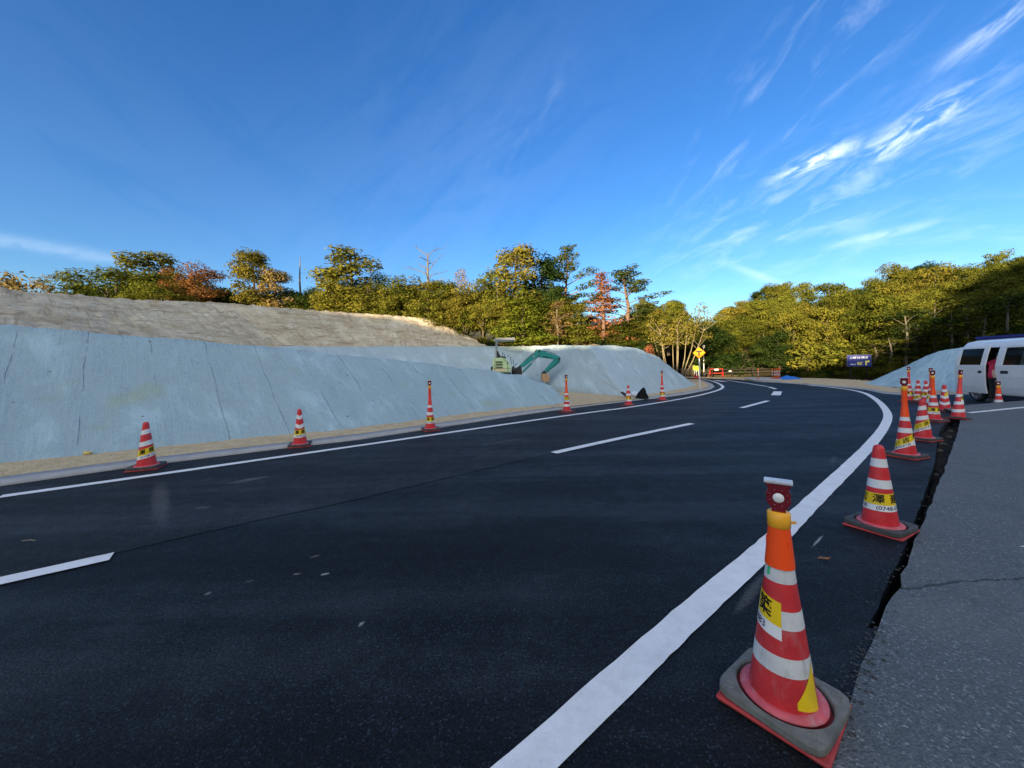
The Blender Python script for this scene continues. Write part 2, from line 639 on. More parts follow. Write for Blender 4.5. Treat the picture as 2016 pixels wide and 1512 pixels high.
def m_cut_earth(name):
    m, nt, b = newmat(name, rough=0.95, spec=0.15)
    co = nt.add('ShaderNodeTexCoord').outputs['Object']
    uv = nt.add('ShaderNodeUVMap').outputs[0]
    a = nt.noise(co, 0.9, 8, 0.68, 0.5)
    lay = nt.noise(nt.mapping(uv, (0.45, 2.6, 1)), 1.0, 8, 0.72, 0.9)
    rock = nt.noise(nt.mapping(uv, (1.3, 3.6, 1)), 1.0, 9, 0.76, 0.9)
    fine = nt.noise(co, 14, 7, 0.8)
    wx = nt.noise(nt.mapping(uv, (1.2, 1.6, 1)), 1.0, 4, 0.6)
    cvx = nt.add('ShaderNodeCombineXYZ')
    sep = nt.add('ShaderNodeSeparateXYZ')
    nt.put(sep.inputs[0], uv)
    nt.put(cvx.inputs[0], nt.math('ADD', nt.math('MULTIPLY', sep.outputs[0], 0.42), nt.math('MULTIPLY', wx, 0.7)))
    nt.put(cvx.inputs[1], nt.math('ADD', nt.math('MULTIPLY', sep.outputs[1], 0.75), nt.math('MULTIPLY', fine, 0.25)))
    cell = nt.voro(cvx.outputs[0], 1.0, 'F1', 'Color')
    edge = nt.voro(cvx.outputs[0], 1.0, 'DISTANCE_TO_EDGE', 'Distance')
    sc3 = nt.add('ShaderNodeSeparateColor')
    nt.put(sc3.inputs[0], cell)
    col = nt.mix(nt.step(a, 0.35, 0.65), (0.56, 0.45, 0.28), (0.88, 0.77, 0.54))
    col = nt.mix(nt.math('MULTIPLY', sc3.outputs[0], 0.5), col, (0.46, 0.39, 0.29))
    col = nt.mix(nt.math('MULTIPLY', sc3.outputs[1], 0.35), col, (0.70, 0.65, 0.55))
    col = nt.mix(nt.math('MULTIPLY', nt.step(lay, 0.50, 0.66), 0.7), col, (0.36, 0.25, 0.14))
    col = nt.mix(nt.math('MULTIPLY', nt.step(rock, 0.54, 0.68), 0.9), col, (0.22, 0.15, 0.085))
    col = nt.mix(nt.math('MULTIPLY', nt.step(rock, 0.46, 0.34), 0.75), col, (0.84, 0.77, 0.63))
    col = nt.mix(nt.math('MULTIPLY', nt.step(fine, 0.52, 0.72), 0.5), col, (0.27, 0.21, 0.15))
    crack = nt.math('MULTIPLY', nt.math('SUBTRACT', 1.0, nt.step(edge, 0.004, 0.035)), nt.step(lay, 0.4, 0.55))
    col = nt.mix(nt.math('MULTIPLY', crack, 0.12), col, (0.22, 0.17, 0.12))
    tooth = nt.noise(nt.mapping(uv, (5.0, 0.7, 1), (0, 0, R(8))), 1.0, 5, 0.7, 0.3)
    col = nt.mix(nt.math('MULTIPLY', nt.step(tooth, 0.52, 0.66), 0.7), col, (0.40, 0.30, 0.19))
    nt.put(b.inputs['Base Color'], col)
    h = nt.math('ADD', nt.math('ADD', nt.math('MULTIPLY', lay, -0.8), nt.math('MULTIPLY', rock, -1.2)), nt.math('ADD', nt.math('MULTIPLY', fine, -0.5), nt.math('ADD', nt.math('MULTIPLY', sc3.outputs[2], 0.5), nt.math('MULTIPLY', crack, -0.12))))
    nt.put(b.inputs['Normal'], nt.bump(h, 0.75, 0.17))
    return m


def m_linepaint():
    m, nt, b = newmat('line_paint', rough=0.5, spec=0.4)
    co = nt.add('ShaderNodeTexCoord').outputs['Object']
    g = nt.noise(co, 120, 3, 0.7)
    w = nt.noise(co, 6, 5, 0.7)
    col = nt.mix(nt.step(w, 0.35, 0.7), (0.80, 0.80, 0.79), (0.70, 0.70, 0.69))
    col = nt.mix(nt.math('MULTIPLY', nt.step(g, 0.60, 0.72), 0.5), col, (0.25, 0.25, 0.26))
    ty = nt.noise(nt.mapping(co, (1, 1, 1), loc=(3, 8, 0)), 2.2, 7, 0.75)
    col = nt.mix(nt.math('MULTIPLY', nt.step(ty, 0.52, 0.75), 0.35), col, (0.45, 0.45, 0.46))
    nt.put(b.inputs['Base Color'], col)
    nt.put(b.inputs['Normal'], nt.bump(g, 0.25, 0.006))
    return m


def m_oldpave():
    m, nt, b = newmat('weathered_pavement', rough=0.8, spec=0.3)
    co = nt.add('ShaderNodeTexCoord').outputs['Object']
    v = nt.voro(nt.mapping(co, (1, 1, 0.2)), 120, 'F1', 'Color')
    sx = nt.add('ShaderNodeSeparateColor')
    nt.put(sx.inputs[0], v)
    g = nt.noise(co, 42, 5, 0.8)
    big = nt.noise(co, 0.8, 6, 0.65)
    col = nt.ramp(sx.outputs[0], [(0.0, (0.05, 0.062, 0.072)), (0.5, (0.10, 0.118, 0.13)), (0.9, (0.15, 0.17, 0.182)), (1.0, (0.42, 0.43, 0.43))])
    col = nt.mix(0.45, col, nt.mix(g, (0.075, 0.09, 0.10), (0.15, 0.17, 0.18)))
    col = nt.mix(nt.math('MULTIPLY', nt.step(big, 0.45, 0.7), 0.45), col, (0.17, 0.18, 0.18))
    sm = nt.noise(nt.mapping(co, (1.6, 0.5, 1), (0, 0, R(-30)), (4, 2, 0)), 1.0, 6, 0.7)
    col = nt.mix(nt.math('MULTIPLY', nt.step(sm, 0.52, 0.72), 0.5), col, (0.065, 0.078, 0.088))
    # a crack that wanders across
    ln = nt.add('ShaderNodeSeparateXYZ')
    nt.put(ln.inputs[0], co)
    wob = nt.math('MULTIPLY', nt.math('SUBTRACT', nt.noise(co, 3.0, 5, 0.7), 0.5), 0.16)
    dl = nt.math('ABSOLUTE', nt.math('ADD', nt.math('SUBTRACT', ln.outputs[1], nt.math('ADD', nt.math('MULTIPLY', ln.outputs[0], 0.10), 2.05)), wob))
    crack = nt.math('SUBTRACT', 1.0, nt.step(dl, 0.004, 0.014))
    col = nt.mix(nt.math('MULTIPLY', crack, 0.75), col, (0.02, 0.02, 0.022))
    nt.put(b.inputs['Base Color'], col)
    h = nt.math('ADD', g, nt.math('MULTIPLY', nt.voro(co, 120), -0.9))
    nt.put(b.inputs['Normal'], nt.bump(h, 0.6, 0.012))
    return m


M_line = m_linepaint()
spotL = [(*G(316, 985)[:2], 0.13, 1.5, R(44), 0.45, (0.12, 0.115, 0.11)), (*G(490, 945)[:2], 0.35, 0.12, R(40), 0.7, (0.12, 0.115, 0.11)),
         (*G(400, 1000)[:2], 0.14, 0.07, 0, 0.4, (0.14, 0.135, 0.13)), (*G(990, 870)[:2], 0.9, 0.12, R(35), 0.35, (0.1, 0.1, 0.1))]
spotR = [(*G(640, 1130)[:2], 0.05, 0.022, 0.3, 0.7, (0.4, 0.4, 0.38)), (*G(585, 1130)[:2], 0.04, 0.02, 0.2, 0.5, (0.33, 0.33, 0.3)),
         (*G(712, 1228)[:2], 0.035, 0.02, 1.2, 0.7, (0.42, 0.42, 0.4)), (*G(410, 1168)[:2], 0.03, 0.03, 0.2, 0.5, (0.3, 0.3, 0.28)),
         (*G(490, 1145)[:2], 0.05, 0.015, 0.5, 0.4, (0.25, 0.25, 0.24)), (*G(620, 1095)[:2], 0.06, 0.02, 0.6, 0.4, (0.25, 0.25, 0.22)),
         (*G(1610, 1065)[:2], 0.22, 0.014, R(38), 0.8, (0.35, 0.35, 0.35)), (*G(1480, 1165)[:2], 0.45, 0.05, R(42), 0.3, (0.2, 0.2, 0.2)),
         (*G(1640, 905)[:2], 0.5, 0.06, R(45), 0.22, (0.16, 0.16, 0.15)), (*G(1560, 800)[:2], 1.6, 0.3, R(10), 0.25, (0.1, 0.1, 0.1))]
M_road = m_asphalt('fresh_asphalt', (0.0036, 0.0056, 0.0078), (0.0115, 0.0145, 0.0165), spotR)
M_lane = m_asphalt('dusty_asphalt', (0.0070, 0.0080, 0.0095), (0.021, 0.0225, 0.0245), spotL)
M_pave = m_oldpave()
M_conc = m_simple_ground('gutter_concrete', (0.34, 0.34, 0.335), (0.42, 0.42, 0.41), (0.27, 0.27, 0.265), 5, 60, 0.2, 0.8)
M_sand = m_simple_ground('verge_sand', (0.50, 0.38, 0.22), (0.62, 0.49, 0.31), (0.36, 0.27, 0.15), 4, 26, 0.7, 0.95, 0.25)
M_soil = m_simple_ground('bare_soil', (0.30, 0.23, 0.15), (0.40, 0.32, 0.22), (0.20, 0.15, 0.09), 1.2, 12, 0.8, 0.95, 0.15)
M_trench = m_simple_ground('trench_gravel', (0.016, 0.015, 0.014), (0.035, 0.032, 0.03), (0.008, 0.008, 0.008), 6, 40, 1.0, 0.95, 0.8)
M_floor = m_simple_ground('forest_floor', (0.055, 0.05, 0.022), (0.08, 0.065, 0.03), (0.035, 0.04, 0.015), 0.5, 7, 1.0, 1.0)
M_geo = m_geotextile('grey_green_matting', (0.385, 0.525, 0.575), (0.36, 0.44, 0.30))
M_geob = m_geotextile('pale_grey_matting', (0.46, 0.575, 0.61), (0.40, 0.48, 0.40))
M_geo2 = m_geotextile('teal_matting', (0.40, 0.56, 0.60), (0.32, 0.45, 0.46), R(38), 0.8, 0.9)
M_cut = m_cut_earth('cut_earth')

# ---------------------------------------------------------------- ground, road, pavement
polysheet('ground', [(-700, -300), (700, -300), (700, 900), (-700, 900)], -0.20, M_trench if False else M_soil)

edgeL = [G(*p) for p in ((0, 958), (257, 921), (573, 881.6), (700, 867), (920, 834), (1023, 818), (1100, 807.5), (1191, 796), (1255, 788.5),
                         (1310, 782.5), (1358, 775.5), (1397, 767.5), (1407, 762), (1402, 756.5), (1390, 751.5), (1376, 746.5))]
d0 = (edgeL[0] - edgeL[1]).normalized()
edgeL = [edgeL[0] + d0 * 30] + edgeL
edgeLs = smooth_line(edgeL, 0.25)
farR = [G(*p) for p in ((1470, 749), (1500, 752), (1533, 753.5), (1580, 757), (1640, 761.5), (1700, 767), (1739, 775), (1775, 777.5))]
trL = [G(*p) for p in ((1890, 812), (1868, 826), (1852, 842), (1846, 868), (1838, 918), (1822, 965), (1804, 1015), (1790, 1058), (1768, 1105), (1745, 1150), (1727, 1195), (1708, 1236))]


def ragged(pts, step, amp):
    out = []
    for a, b in zip(pts[:-1], pts[1:]):
        n = max(1, int((Vector(b) - Vector(a)).length / step))
        for k in range(n):
            p = Vector(a).lerp(Vector(b), k / n)
            out.append(Vector((p.x + random.uniform(-amp, amp), p.y + random.uniform(-amp, amp), 0)))
    out.append(Vector(pts[-1]))
    return out


trLr = ragged(trL, 0.12, 0.006)
joint = [G(*p) for p in ((1728, 1238), (1698, 1315), (1668, 1400), (1622, 1512))]
jd = (joint[-1] - joint[-2]).normalized()
joint_end = joint[-1] + jd * 12
road_pts = list(edgeLs) + [Vector((8, 37.2, 0)), Vector((2, 38, 0)), Vector((2, 42, 0)), Vector((16.5, 40.5, 0)), Vector((18.2, 37, 0))] + farR + \
    [Vector((17.6, 13.9, 0)), Vector((24, 13.2, 0)), Vector((45, 12, 0)), Vector((45, 10.9, 0)), Vector((20, 10.9, 0)), Vector((12.2, 10.9, 0))] + trLr + \
    [joint[0] + Vector((0.03, 0, 0))] + [p + Vector((0.03, 0, 0)) for p in joint[1:]] + [joint_end, Vector((-25, -14, 0))]
polysheet('road', road_pts, 0.0, M_road, thick=0.19)

seam = [G(*p) for p in ((0, 1146), (221, 1091), (521, 1022), (700, 984), (900, 936), (1090, 893), (1362, 834), (1486, 797), (1522, 782), (1527, 775), (1521, 764.5), (1470, 755), (1429, 748.3))]
sd = (seam[0] - seam[1]).normalized()
seam = [seam[0] + sd * 14] + seam
seams = smooth_line(seam, 0.3)
lane = [p + Vector((0.02, -0.02, 0)) for p in edgeLs[:-1]]
lane_poly = list(reversed(seams)) + [Vector((-25, -3.0, 0))] + edgeLs[2:-6]
polysheet('road_lane', [p for p in lane_poly], 0.004, M_lane)

# old pavement beyond the trench: rises a little to the right
def pave_z(x, y):
    t = max(0.0, min(1.0, (x - 9.6) / 4.2))
    return 0.006 + 0.26 * t * t * (3 - 2 * t)


def GP(px, py):
    z = 0.0
    for _ in range(12):
        g = G(px, py, z)
        z = pave_z(g.x, g.y)
    return Vector((g.x, g.y, 0))


oldL = [joint_end + Vector((0.0, 0, 0))] + [joint[3], joint[2], joint[1], GP(1726, 1240), GP(1748, 1195), GP(1772, 1155), GP(1776, 1132), GP(1798, 1075), GP(1826, 1008), GP(1858, 930), GP(1872, 890),
        GP(1886, 850), GP(1892, 815), Vector((11.25, 9.75, 0))]
oldLr = ragged(oldL[1:], 0.16, 0.009)
oldLr = [Vector(oldL[0])] + oldLr


vs, fs = [], []
NU = 26
for p in oldLr:
    for k in range(NU):
        t = (k / (NU - 1)) ** 1.6
        x, y = p.x + 16 * t, p.y - 0.9 * t
        vs.append((x, y, pave_z(x, y)))
n = len(oldLr)
fs = [(i * NU + k, i * NU + k + 1, (i + 1) * NU + k + 1, (i + 1) * NU + k) for i in range(n - 1) for k in range(NU - 1)]
b0 = len(vs)
for p in oldLr:
    vs.append((p.x - 0.012, p.y, -0.2))
fs += [(i * NU, (i + 1) * NU, b0 + i + 1, b0 + i) for i in range(n - 1)]
b1 = len(vs)
for k in range(NU):
    q = vs[(n - 1) * NU + k]
    vs.append((q[0], q[1] + 0.01, -0.2))
fs += [((n - 1) * NU + k, (n - 1) * NU + k + 1, b1 + k + 1, b1 + k) for k in range(NU - 1)]
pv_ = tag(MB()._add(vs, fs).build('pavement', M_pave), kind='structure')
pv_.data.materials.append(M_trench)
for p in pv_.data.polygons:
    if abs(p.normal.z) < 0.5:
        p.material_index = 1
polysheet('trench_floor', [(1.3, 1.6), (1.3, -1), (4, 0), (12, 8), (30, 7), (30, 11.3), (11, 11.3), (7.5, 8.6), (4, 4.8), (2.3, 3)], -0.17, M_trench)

# gutter and verges
gutL = [G(*p) for p in ((0, 946), (271, 910), (573, 874.8), (700, 859.5), (920, 828.5), (1023, 813.5), (1100, 804), (1191, 793), (1255, 785.5), (1310, 779.5),
                        (1358, 771.5), (1388, 766), (1396, 761), (1390, 755.5), (1381, 751.5), (1370, 747.5))]
gutL = [gutL[0] + d0 * 30] + gutL
rowA = [Vector((p.x, p.y, 0.0)) for p in edgeL]
rowB = [Vector((p.x, p.y, 0.03)) for p in edgeL]
rowC = [Vector((p.x, p.y, 0.05)) for p in gutL]
rowD = [Vector((p.x, p.y, -0.1)) for p in gutL]
loft('gutter', [rowA, rowB, rowC, rowD], 160, 1, M_conc)
footL = [G(*p) for p in ((0, 918), (153, 904), (312, 885), (538, 862), (700, 847), (850, 827), (920, 817), (1023, 805), (1100, 798), (1131, 794.5))]
fd = (footL[0] - footL[3]).normalized()
foot_ext = footL[0] + fd * 16
vin = [Vector((p.x, p.y, 0.045)) for p in gutL]
vout = []
for i, p in enumerate(gutL):
    q = gutL[max(i - 1, 0)]
    r_ = gutL[min(i + 1, len(gutL) - 1)]
    t = (r_ - q).normalized()
    w = 1.9 if i < 9 else (2.2 if i < 12 else 0.9)
    nn = Vector((-t.y, t.x, 0))
    vout.append(Vector((p.x, p.y, 0.05)) + nn * w)
loft('verge', [vin, vout], 200, 8, M_sand, 0.015, 3.0, 0.012, 12)
# right-hand gutter and verge beyond the bend
gr = [Vector((p.x, p.y, 0.0)) for p in farR] + [Vector((17.6, 13.95, 0))]
off = [Vector((0.25, 0.5, 0)), Vector((0.3, 0.5, 0)), Vector((0.3, 0.5, 0)), Vector((0.35, 0.42, 0)), Vector((0.35, 0.38, 0)), Vector((0.4, 0.3, 0)), Vector((0.4, 0.2, 0)), Vector((0.42, 0.1, 0)), Vector((0.4, 0.1, 0))]
g2 = [a + b + Vector((0, 0, 0.04)) for a, b in zip(gr, off)]
loft('gutter', [[p + Vector((0, 0, -0.12)) for p in gr], [p + Vector((0, 0, 0.02)) for p in gr], g2, [p + Vector((0, 0, -0.1)) for p in g2]], 80, 1, M_conc)
v2 = [Vector((14.5, 39, 0.03)), Vector((16.5, 36, 0.05)), Vector((19.5, 32, 0.05)), Vector((23, 28, 0.05)), Vector((22.5, 24, 0.05)), Vector((21.5, 21, 0.05)), Vector((20.5, 19, 0.05)), Vector((19.5, 16, 0.05)), Vector((20, 12.3, 0.05))]
loft('verge', [g2, v2], 80, 10, M_sand, 0.02, 2.0, 0.015, 9)

# road markings
ribbon('road_edge_line', [G(*p) for p in ((0, 979), (300, 936.5), (700, 879), (961, 841), (1064, 826), (1147, 814.5), (1237, 802.5), (1307, 791.5), (1358, 782.5), (1397, 773.5), (1420, 765.5), (1421, 759), (1405, 751.5), (1384, 746.3))], 0.15, 0.010, M_line)
e0 = G(1035, 1512)
e1 = G(1350, 1219)
ribbon('road_edge_line', [e0 + (e0 - e1).normalized() * 4, e0, e1] + [G(*p) for p in ((1509, 1078), (1600, 988), (1690, 901), (1722, 866), (1741, 840), (1748, 820), (1743, 806), (1731, 792), (1716, 781), (1700, 773.5), (1675, 767.8), (1634, 762.5), (1592, 758.6))], 0.155, 0.006, M_line)
s0 = G(220, 1097)
ribbon('road_centre_line', [G(0, 1146) + (G(0, 1146) - s0).normalized() * 2.0, G(0, 1146), s0], 0.15, 0.010, M_line)
ribbon('road_centre_line', [G(1090, 892.5), G(1226, 862.5), G(1362, 834.5)], 0.15, 0.010, M_line)
ribbon('road_centre_line', [G(1460, 803.5), G(1512, 789.5)], 0.15, 0.010, M_line)
ribbon('road_centre_line', [G(1527, 778.5), G(1531.5, 771)], 0.32, 0.010, M_line)
ribbon('road_centre_line', [G(1528, 766.3), G(1514, 762.2)], 0.15, 0.010, M_line)
ribbon('road_centre_line', [G(1511, 761.3), G(1470, 754.6), G(1429, 748.3)], 0.13, 0.010, M_line)
ribbon('road_stop_line', [G(1408, 749), G(1428, 751.5)], 0.42, 0.010, M_line)
ribbon('pavement_line', [Vector((10.9, 8.9, 0)), Vector((12.0, 8.85, 0)), Vector((13.2, 8.75, 0))], 0.12, 0.0, M_line)
pl_ = bpy.data.objects['pavement_line']
for v in pl_.data.vertices:
    v.co.z = pave_z(v.co.x, v.co.y) + 0.012
mk = MB()
q0 = G(2006, 1079)
mk._add([(q0.x, q0.y, 0.012), (q0.x + 0.5, q0.y + 0.10, 0.022), (q0.x + 0.5, q0.y - 0.10, 0.022)], [(0, 2, 1)])
tag(mk.build('pavement_arrow', M_line), kind='structure')

# ---------------------------------------------------------------- embankments
KS = 0.78
nb = Vector((-0.594, 0.804, 0))
fline = nb.dot(G(0, 918))


def on_slope(px, py):
    d = ray(px, py)
    t = (KS * (-fline) - EYE) / (d.z - KS * (nb.x * d.x + nb.y * d.y))
    return Vector((0, 0, EYE)) + d * t


crest_px = [(0, 640), (130, 650), (280, 663), (450, 677), (560, 686), (700, 701), (850, 717.5), (960, 730), (1040, 741), (1085, 760), (1122, 791)]
crest = [on_slope(*p) for p in crest_px]
fdense = smooth_line([footL[0] + fd * 16] + footL, 0.05)
foot = []
for c in crest:
    foot.append(min(fdense, key=lambda p: abs((p.x - c.x) * .69 + (p.y - c.y) * .73)).copy())
foot[-1] = footL[-1].copy()
c_ext = crest[0] + fd * 16
crest = [c_ext] + crest
foot = [foot[0] + fd * 16] + foot
for f in foot:
    f.z = 0.03
back1, back2 = [], []
for i, c in enumerate(crest):
    lw = 0.55 if i < 9 else 0.25
    back1.append(c + nb * lw + Vector((0, 0, -0.02)))
    if i < 5:
        back2.append(c + nb * 3.2 + Vector((0, 0, 0.15)))
    else:
        pz = max(0.05, 2.3 - (i - 5) * 0.42)
        drop = max(0.0, c.z - min(pz, c.z * 0.6))
        back2.append(c + nb * (lw + drop * 1.3 + 0.4) + Vector((0, 0, -drop)))
loft('embankment', [foot, crest, back1, back2], 230, 14, M_geo, 0.05, 0.7, 0.02, 3.0, lock=True)

TB = [(-12.9, 20.0, 2.76), (-9.2, 23.1, 2.82), (-5.6, 25.4, 2.87), (-1.95, 27.0, 2.92), (0.8, 27.3, 2.86), (2.6, 23.6, 2.70), (4.15, 20.0, 2.44), (5.6, 20.3, 2.41),
      (7.1, 21.0, 2.28), (8.6, 21.8, 1.78), (10.2, 23.0, 0.82), (11.7, 24.6, 0.12)]
FB = [(-12.4, 19.3, 2.45), (-8.0, 21.2, 1.75), (-4.0, 22.5, 1.1), (-0.8, 23.1, 0.68), (0.5, 22.9, 0.55), (1.9, 20.2, 0.35), (4.75, 15.6, 0.02), (6.0, 16.5, 0.02),
      (7.3, 17.7, 0.02), (9.3, 20.0, 0.02), (11.3, 22.8, 0.02), (11.9, 23.8, 0.02)]
B3 = [(-13.6, 21, 2.85), (-9.8, 24, 2.9), (-6, 26.4, 2.95), (-2.2, 28.2, 2.96), (1.2, 28.6, 2.9), (3.4, 25, 2.74), (4.9, 21.6, 2.5), (6.0, 21.6, 2.45), (7.6, 22.4, 2.3), (9.1, 23.2, 1.7), (10.7, 24.2, 0.7), (11.9, 25.2, 0.05)]
FBL = [(a + .1, b - .25, -0.3) for a, b, c in FB]
loft('embankment', [FBL, FB, TB, B3], 220, 14, M_geob, 0.05, 0.8, 0.02, 3.0, seed=4.0)
# the haul path behind the front embankment and the mouth of it by the road
pf = [c.copy() for c in back2[5:]]
pb = [Vector(p) + Vector((0, 0.2, 0.03)) for p in FB[:6]]
loft('haul_path', [[p + Vector((0, 0, 0.03)) for p in pf], pb], 60, 10, M_sand, 0.03, 1.0, 0.02, 5)
polysheet('haul_path', [G(1105, 806), G(1200, 794), G(1262, 787), G(1240, 781), Vector((3.6, 18, 0)), Vector((1.6, 20.5, 0)), Vector((0.6, 19.5, 0)), Vector((0.5, 16, 0)), Vector((1.5, 13.5, 0))], 0.058, M_sand)

# bare cut earth above
tf = [(-34, -6, 2.6), (-22, 4.0, 2.75), (-14.4, 10.45, 2.80), (-13.9, 15.0, 2.80), (-12.7, 20.2, 2.74), (-9.2, 23.3, 2.80), (-5.6, 25.6, 2.85), (-1.75, 27.2, 2.88)]
tt = [(-40, -4, 4.4), (-27, 6.0, 4.5), (-18.6, 13.5, 4.62), (-18.2, 18.0, 5.05), (-16.0, 21.3, 5.35), (-12.1, 25.0, 5.35), (-6.2, 29.2, 5.32), (-3.4, 29.6, 3.9)]
tp = [(-44, -2, 4.5), (-31, 9.0, 4.6), (-23.0, 16.5, 4.7), (-22, 22.0, 5.0), (-19.5, 26.0, 5.0), (-14, 29.5, 5.0), (-7.5, 33, 4.6), (-2.5, 32.6, 3.0)]
tfl = [(a + .35, b - .45, c - .45) for a, b, c in tf]
loft('cut_bank', [tfl, tf, tt, tp], 300, 22, M_cut, 0.035, 0.4, 0.07, 3.2, seed=9.0)
# plateau that carries the trees behind
pl0 = [(-48, -2, 4.2), (-34, 9, 4.2), (-23.5, 17, 4.4), (-20, 26, 4.5), (-13.5, 29.0, 4.4), (-7.0, 30.5, 3.6), (-2.4, 28.0, 2.95), (1.2, 28.4, 2.9), (3.6, 25, 2.75), (4.9, 21.5, 2.5), (6.0, 21.5, 2.45), (7.6, 22.3, 2.3), (9.1, 23.1, 1.7), (10.7, 24.1, 0.7), (12, 25.2, 0)]
pl1 = [(-60, 60, 5), (-50, 60, 5), (-40, 60, 5), (-30, 60, 5), (-22, 60, 5), (-16, 60, 4.5), (-8, 60, 3.6), (-2, 60, 3.2), (2, 55, 3), (5, 48, 2.9), (7, 42, 2.6), (9, 37, 2.2), (10.5, 33, 1.5), (11.8, 30, 0.6), (12.6, 28, -0.1)]
loft('plateau', [pl0, pl1], 150, 40, M_soil, 0.10, 0.8, 0.10, 2.2, seed=2.0)

# right-hand covered mound
RF = [(19.3, 20.5, 0.05), (18.4, 18.6, 0.05), (17.8, 17.1, 0.05), (17.5, 14.5, 0.05), (18.4, 12.6, 0.05), (21, 12.0, 0.05), (26, 11.6, 0.05)]
RT = [(19.9, 20.8, 0.10), (21.0, 20.0, 0.93), (21.7, 18.9, 1.74), (22.0, 17.6, 1.98), (22.6, 15.6, 2.2), (24, 14.8, 2.3), (28, 14.4, 2.3)]
RB = [(20.5, 21.6, -0.1), (22.5, 21.6, 0.6), (24, 20.5, 1.5), (25, 19.5, 1.8), (26, 18.5, 2.0), (27, 17.8, 2.0), (30, 17.4, 2.0)]
loft('embankment', [RF, RT, RB], 120, 14, M_geo2, 0.05, 0.8, 0.02, 3.0, seed=7.0)

# hills: the wooded one across the junction and the ridge behind the camera that shades the road
HF = [(5, 48), (14, 45), (20.5, 42), (25, 36.5), (28, 29), (31, 22), (36, 14), (48, 2), (64, -14)]


def hill_z(x, y):
    best, side = 1e9, 1
    for a, b in zip(HF[:-1], HF[1:]):
        ax, ay, bx, by = *a, *b
        dx, dy = bx - ax, by - ay
        t = max(0, min(1, ((x - ax) * dx + (y - ay) * dy) / (dx * dx + dy * dy)))
        qx, qy = ax + dx * t, ay + dy * t
        d = math.hypot(x - qx, y - qy)
        if d < best:
            best = d
            side = 1 if dx * (y - ay) - dy * (x - ax) > 0 else -1
    d = best * side
    return -0.25 if d < 0 else -0.2 + 0.46 * d - 0.0055 * d * d if d < 40 else 9.4


hx = np.linspace(-10, 110, 70)
hy = np.linspace(-30, 120, 85)
vs = [(x, y, hill_z(x, y) - (0.4 if hill_z(x, y) < 0 else 0)) for y in hy for x in hx]
fs = [(j * 70 + i, j * 70 + i + 1, (j + 1) * 70 + i + 1, (j + 1) * 70 + i) for j in range(84) for i in range(69)]
tag(MB()._add(vs, fs, True).build('hill', M_floor), kind='structure')

prof = [(-140, 17), (-80, 16), (-40, 13.2), (-34, 12.8), (-28, 12.7), (-24.6, 12.95), (-20, 11.75), (-15.6, 10.4), (-11, 9.8), (-7.4, 9.5), (-5.1, 9.3), (-3.4, 8.0), (-1.4, 8.4), (3, 8.8), (8.6, 9.0), (10.5, 9.3), (12.5, 10.2), (16.4, 13.5), (21.4, 16.5), (30, 19), (60, 21), (140, 21)]
px_, pz_ = zip(*prof)
vs, fs = [], []
xs = np.arange(-140, 140, 0.6)
for row, (yy, kz) in enumerate(((-26, 0.0), (-34, 0.72), (-40, 1.0), (-52, 0.95), (-90, 0.9))):
    for x in xs:
        l = x + 23.1
        h = float(np.interp(l, px_, pz_))
        h += 0.55 * noise.fractal(Vector((x * 0.7, yy * 0.1, 3)), 0.9, 2.0, 4) if kz > 0.99 else 0.3 * noise.noise(Vector((x * 0.3, yy, 1)))
        vs.append((x, yy, -0.2 + h * kz if kz else -0.25))
nx = len(xs)
fs = [(j * nx + i, j * nx + i + 1, (j + 1) * nx + i + 1, (j + 1) * nx + i) for j in range(4) for i in range(nx - 1)]
tag(MB()._add(vs, fs, True).build('hill', M_floor), kind='structure')

# ================================================================ traffic cones
M_cred = paint('cone_red', (0.62, 0.028, 0.035), 0.42, var=0.12, scale=9, dirt=(0.42, 0.20, 0.19), dirt_amt=0.12)
M_credd = paint('cone_red_dusty', (0.56, 0.030, 0.035), 0.5, var=0.15, scale=9, dirt=(0.40, 0.24, 0.23), dirt_amt=0.42)
M_cpink = paint('flange_pink', (0.55, 0.09, 0.11), 0.6, var=0.18, scale=14, dirt=(0.45, 0.3, 0.3), dirt_amt=0.6)
M_cbase = paint('base_red', (0.40, 0.035, 0.035), 0.6, var=0.2, scale=10, dirt=(0.2, 0.1, 0.08), dirt_amt=0.5)
M_refl = paint('reflective_white', (0.72, 0.74, 0.74), 0.35, var=0.05, scale=20, dirt=(0.45, 0.45, 0.45), dirt_amt=0.25)
M_refld = paint('reflective_white_dirty', (0.62, 0.63, 0.62), 0.45, var=0.1, scale=14, dirt=(0.26, 0.25, 0.24), dirt_amt=0.65)
M_rub = paint('rubber_black', (0.060, 0.062, 0.060), 0.75, var=0.3, scale=12, dirt=(0.15, 0.15, 0.135), dirt_amt=0.5)
M_rubg = paint('rubber_grey', (0.15, 0.155, 0.14), 0.8, var=0.28, scale=10, dirt=(0.10, 0.085, 0.06), dirt_amt=0.7)
M_slv = paint('sleeve_orange', (1.0, 0.085, 0.008), 0.35, var=0.06, scale=8)
M_slvr = paint('sleeve_red', (0.80, 0.050, 0.040), 0.4, var=0.08, scale=8)
M_yel = paint('collar_yellow', (0.92, 0.42, 0.02), 0.4, var=0.06, scale=10)
M_tape = paint('tape_yellow', (0.80, 0.56, 0.01), 0.35, var=0.07, scale=12, dirt=(0.5, 0.4, 0.12), dirt_amt=0.3)
M_tapew = paint('tape_white', (0.78, 0.79, 0.78), 0.35, var=0.05, scale=12, dirt=(0.55, 0.55, 0.53), dirt_amt=0.3)
M_ink = paint('ink_black', (0.012, 0.012, 0.014), 0.5, spec=.08)
M_inkb = paint('ink_navy', (0.03, 0.035, 0.10), 0.5)
M_solar = paint('solar_cap', (0.55, 0.57, 0.6), 0.3, var=0.15)
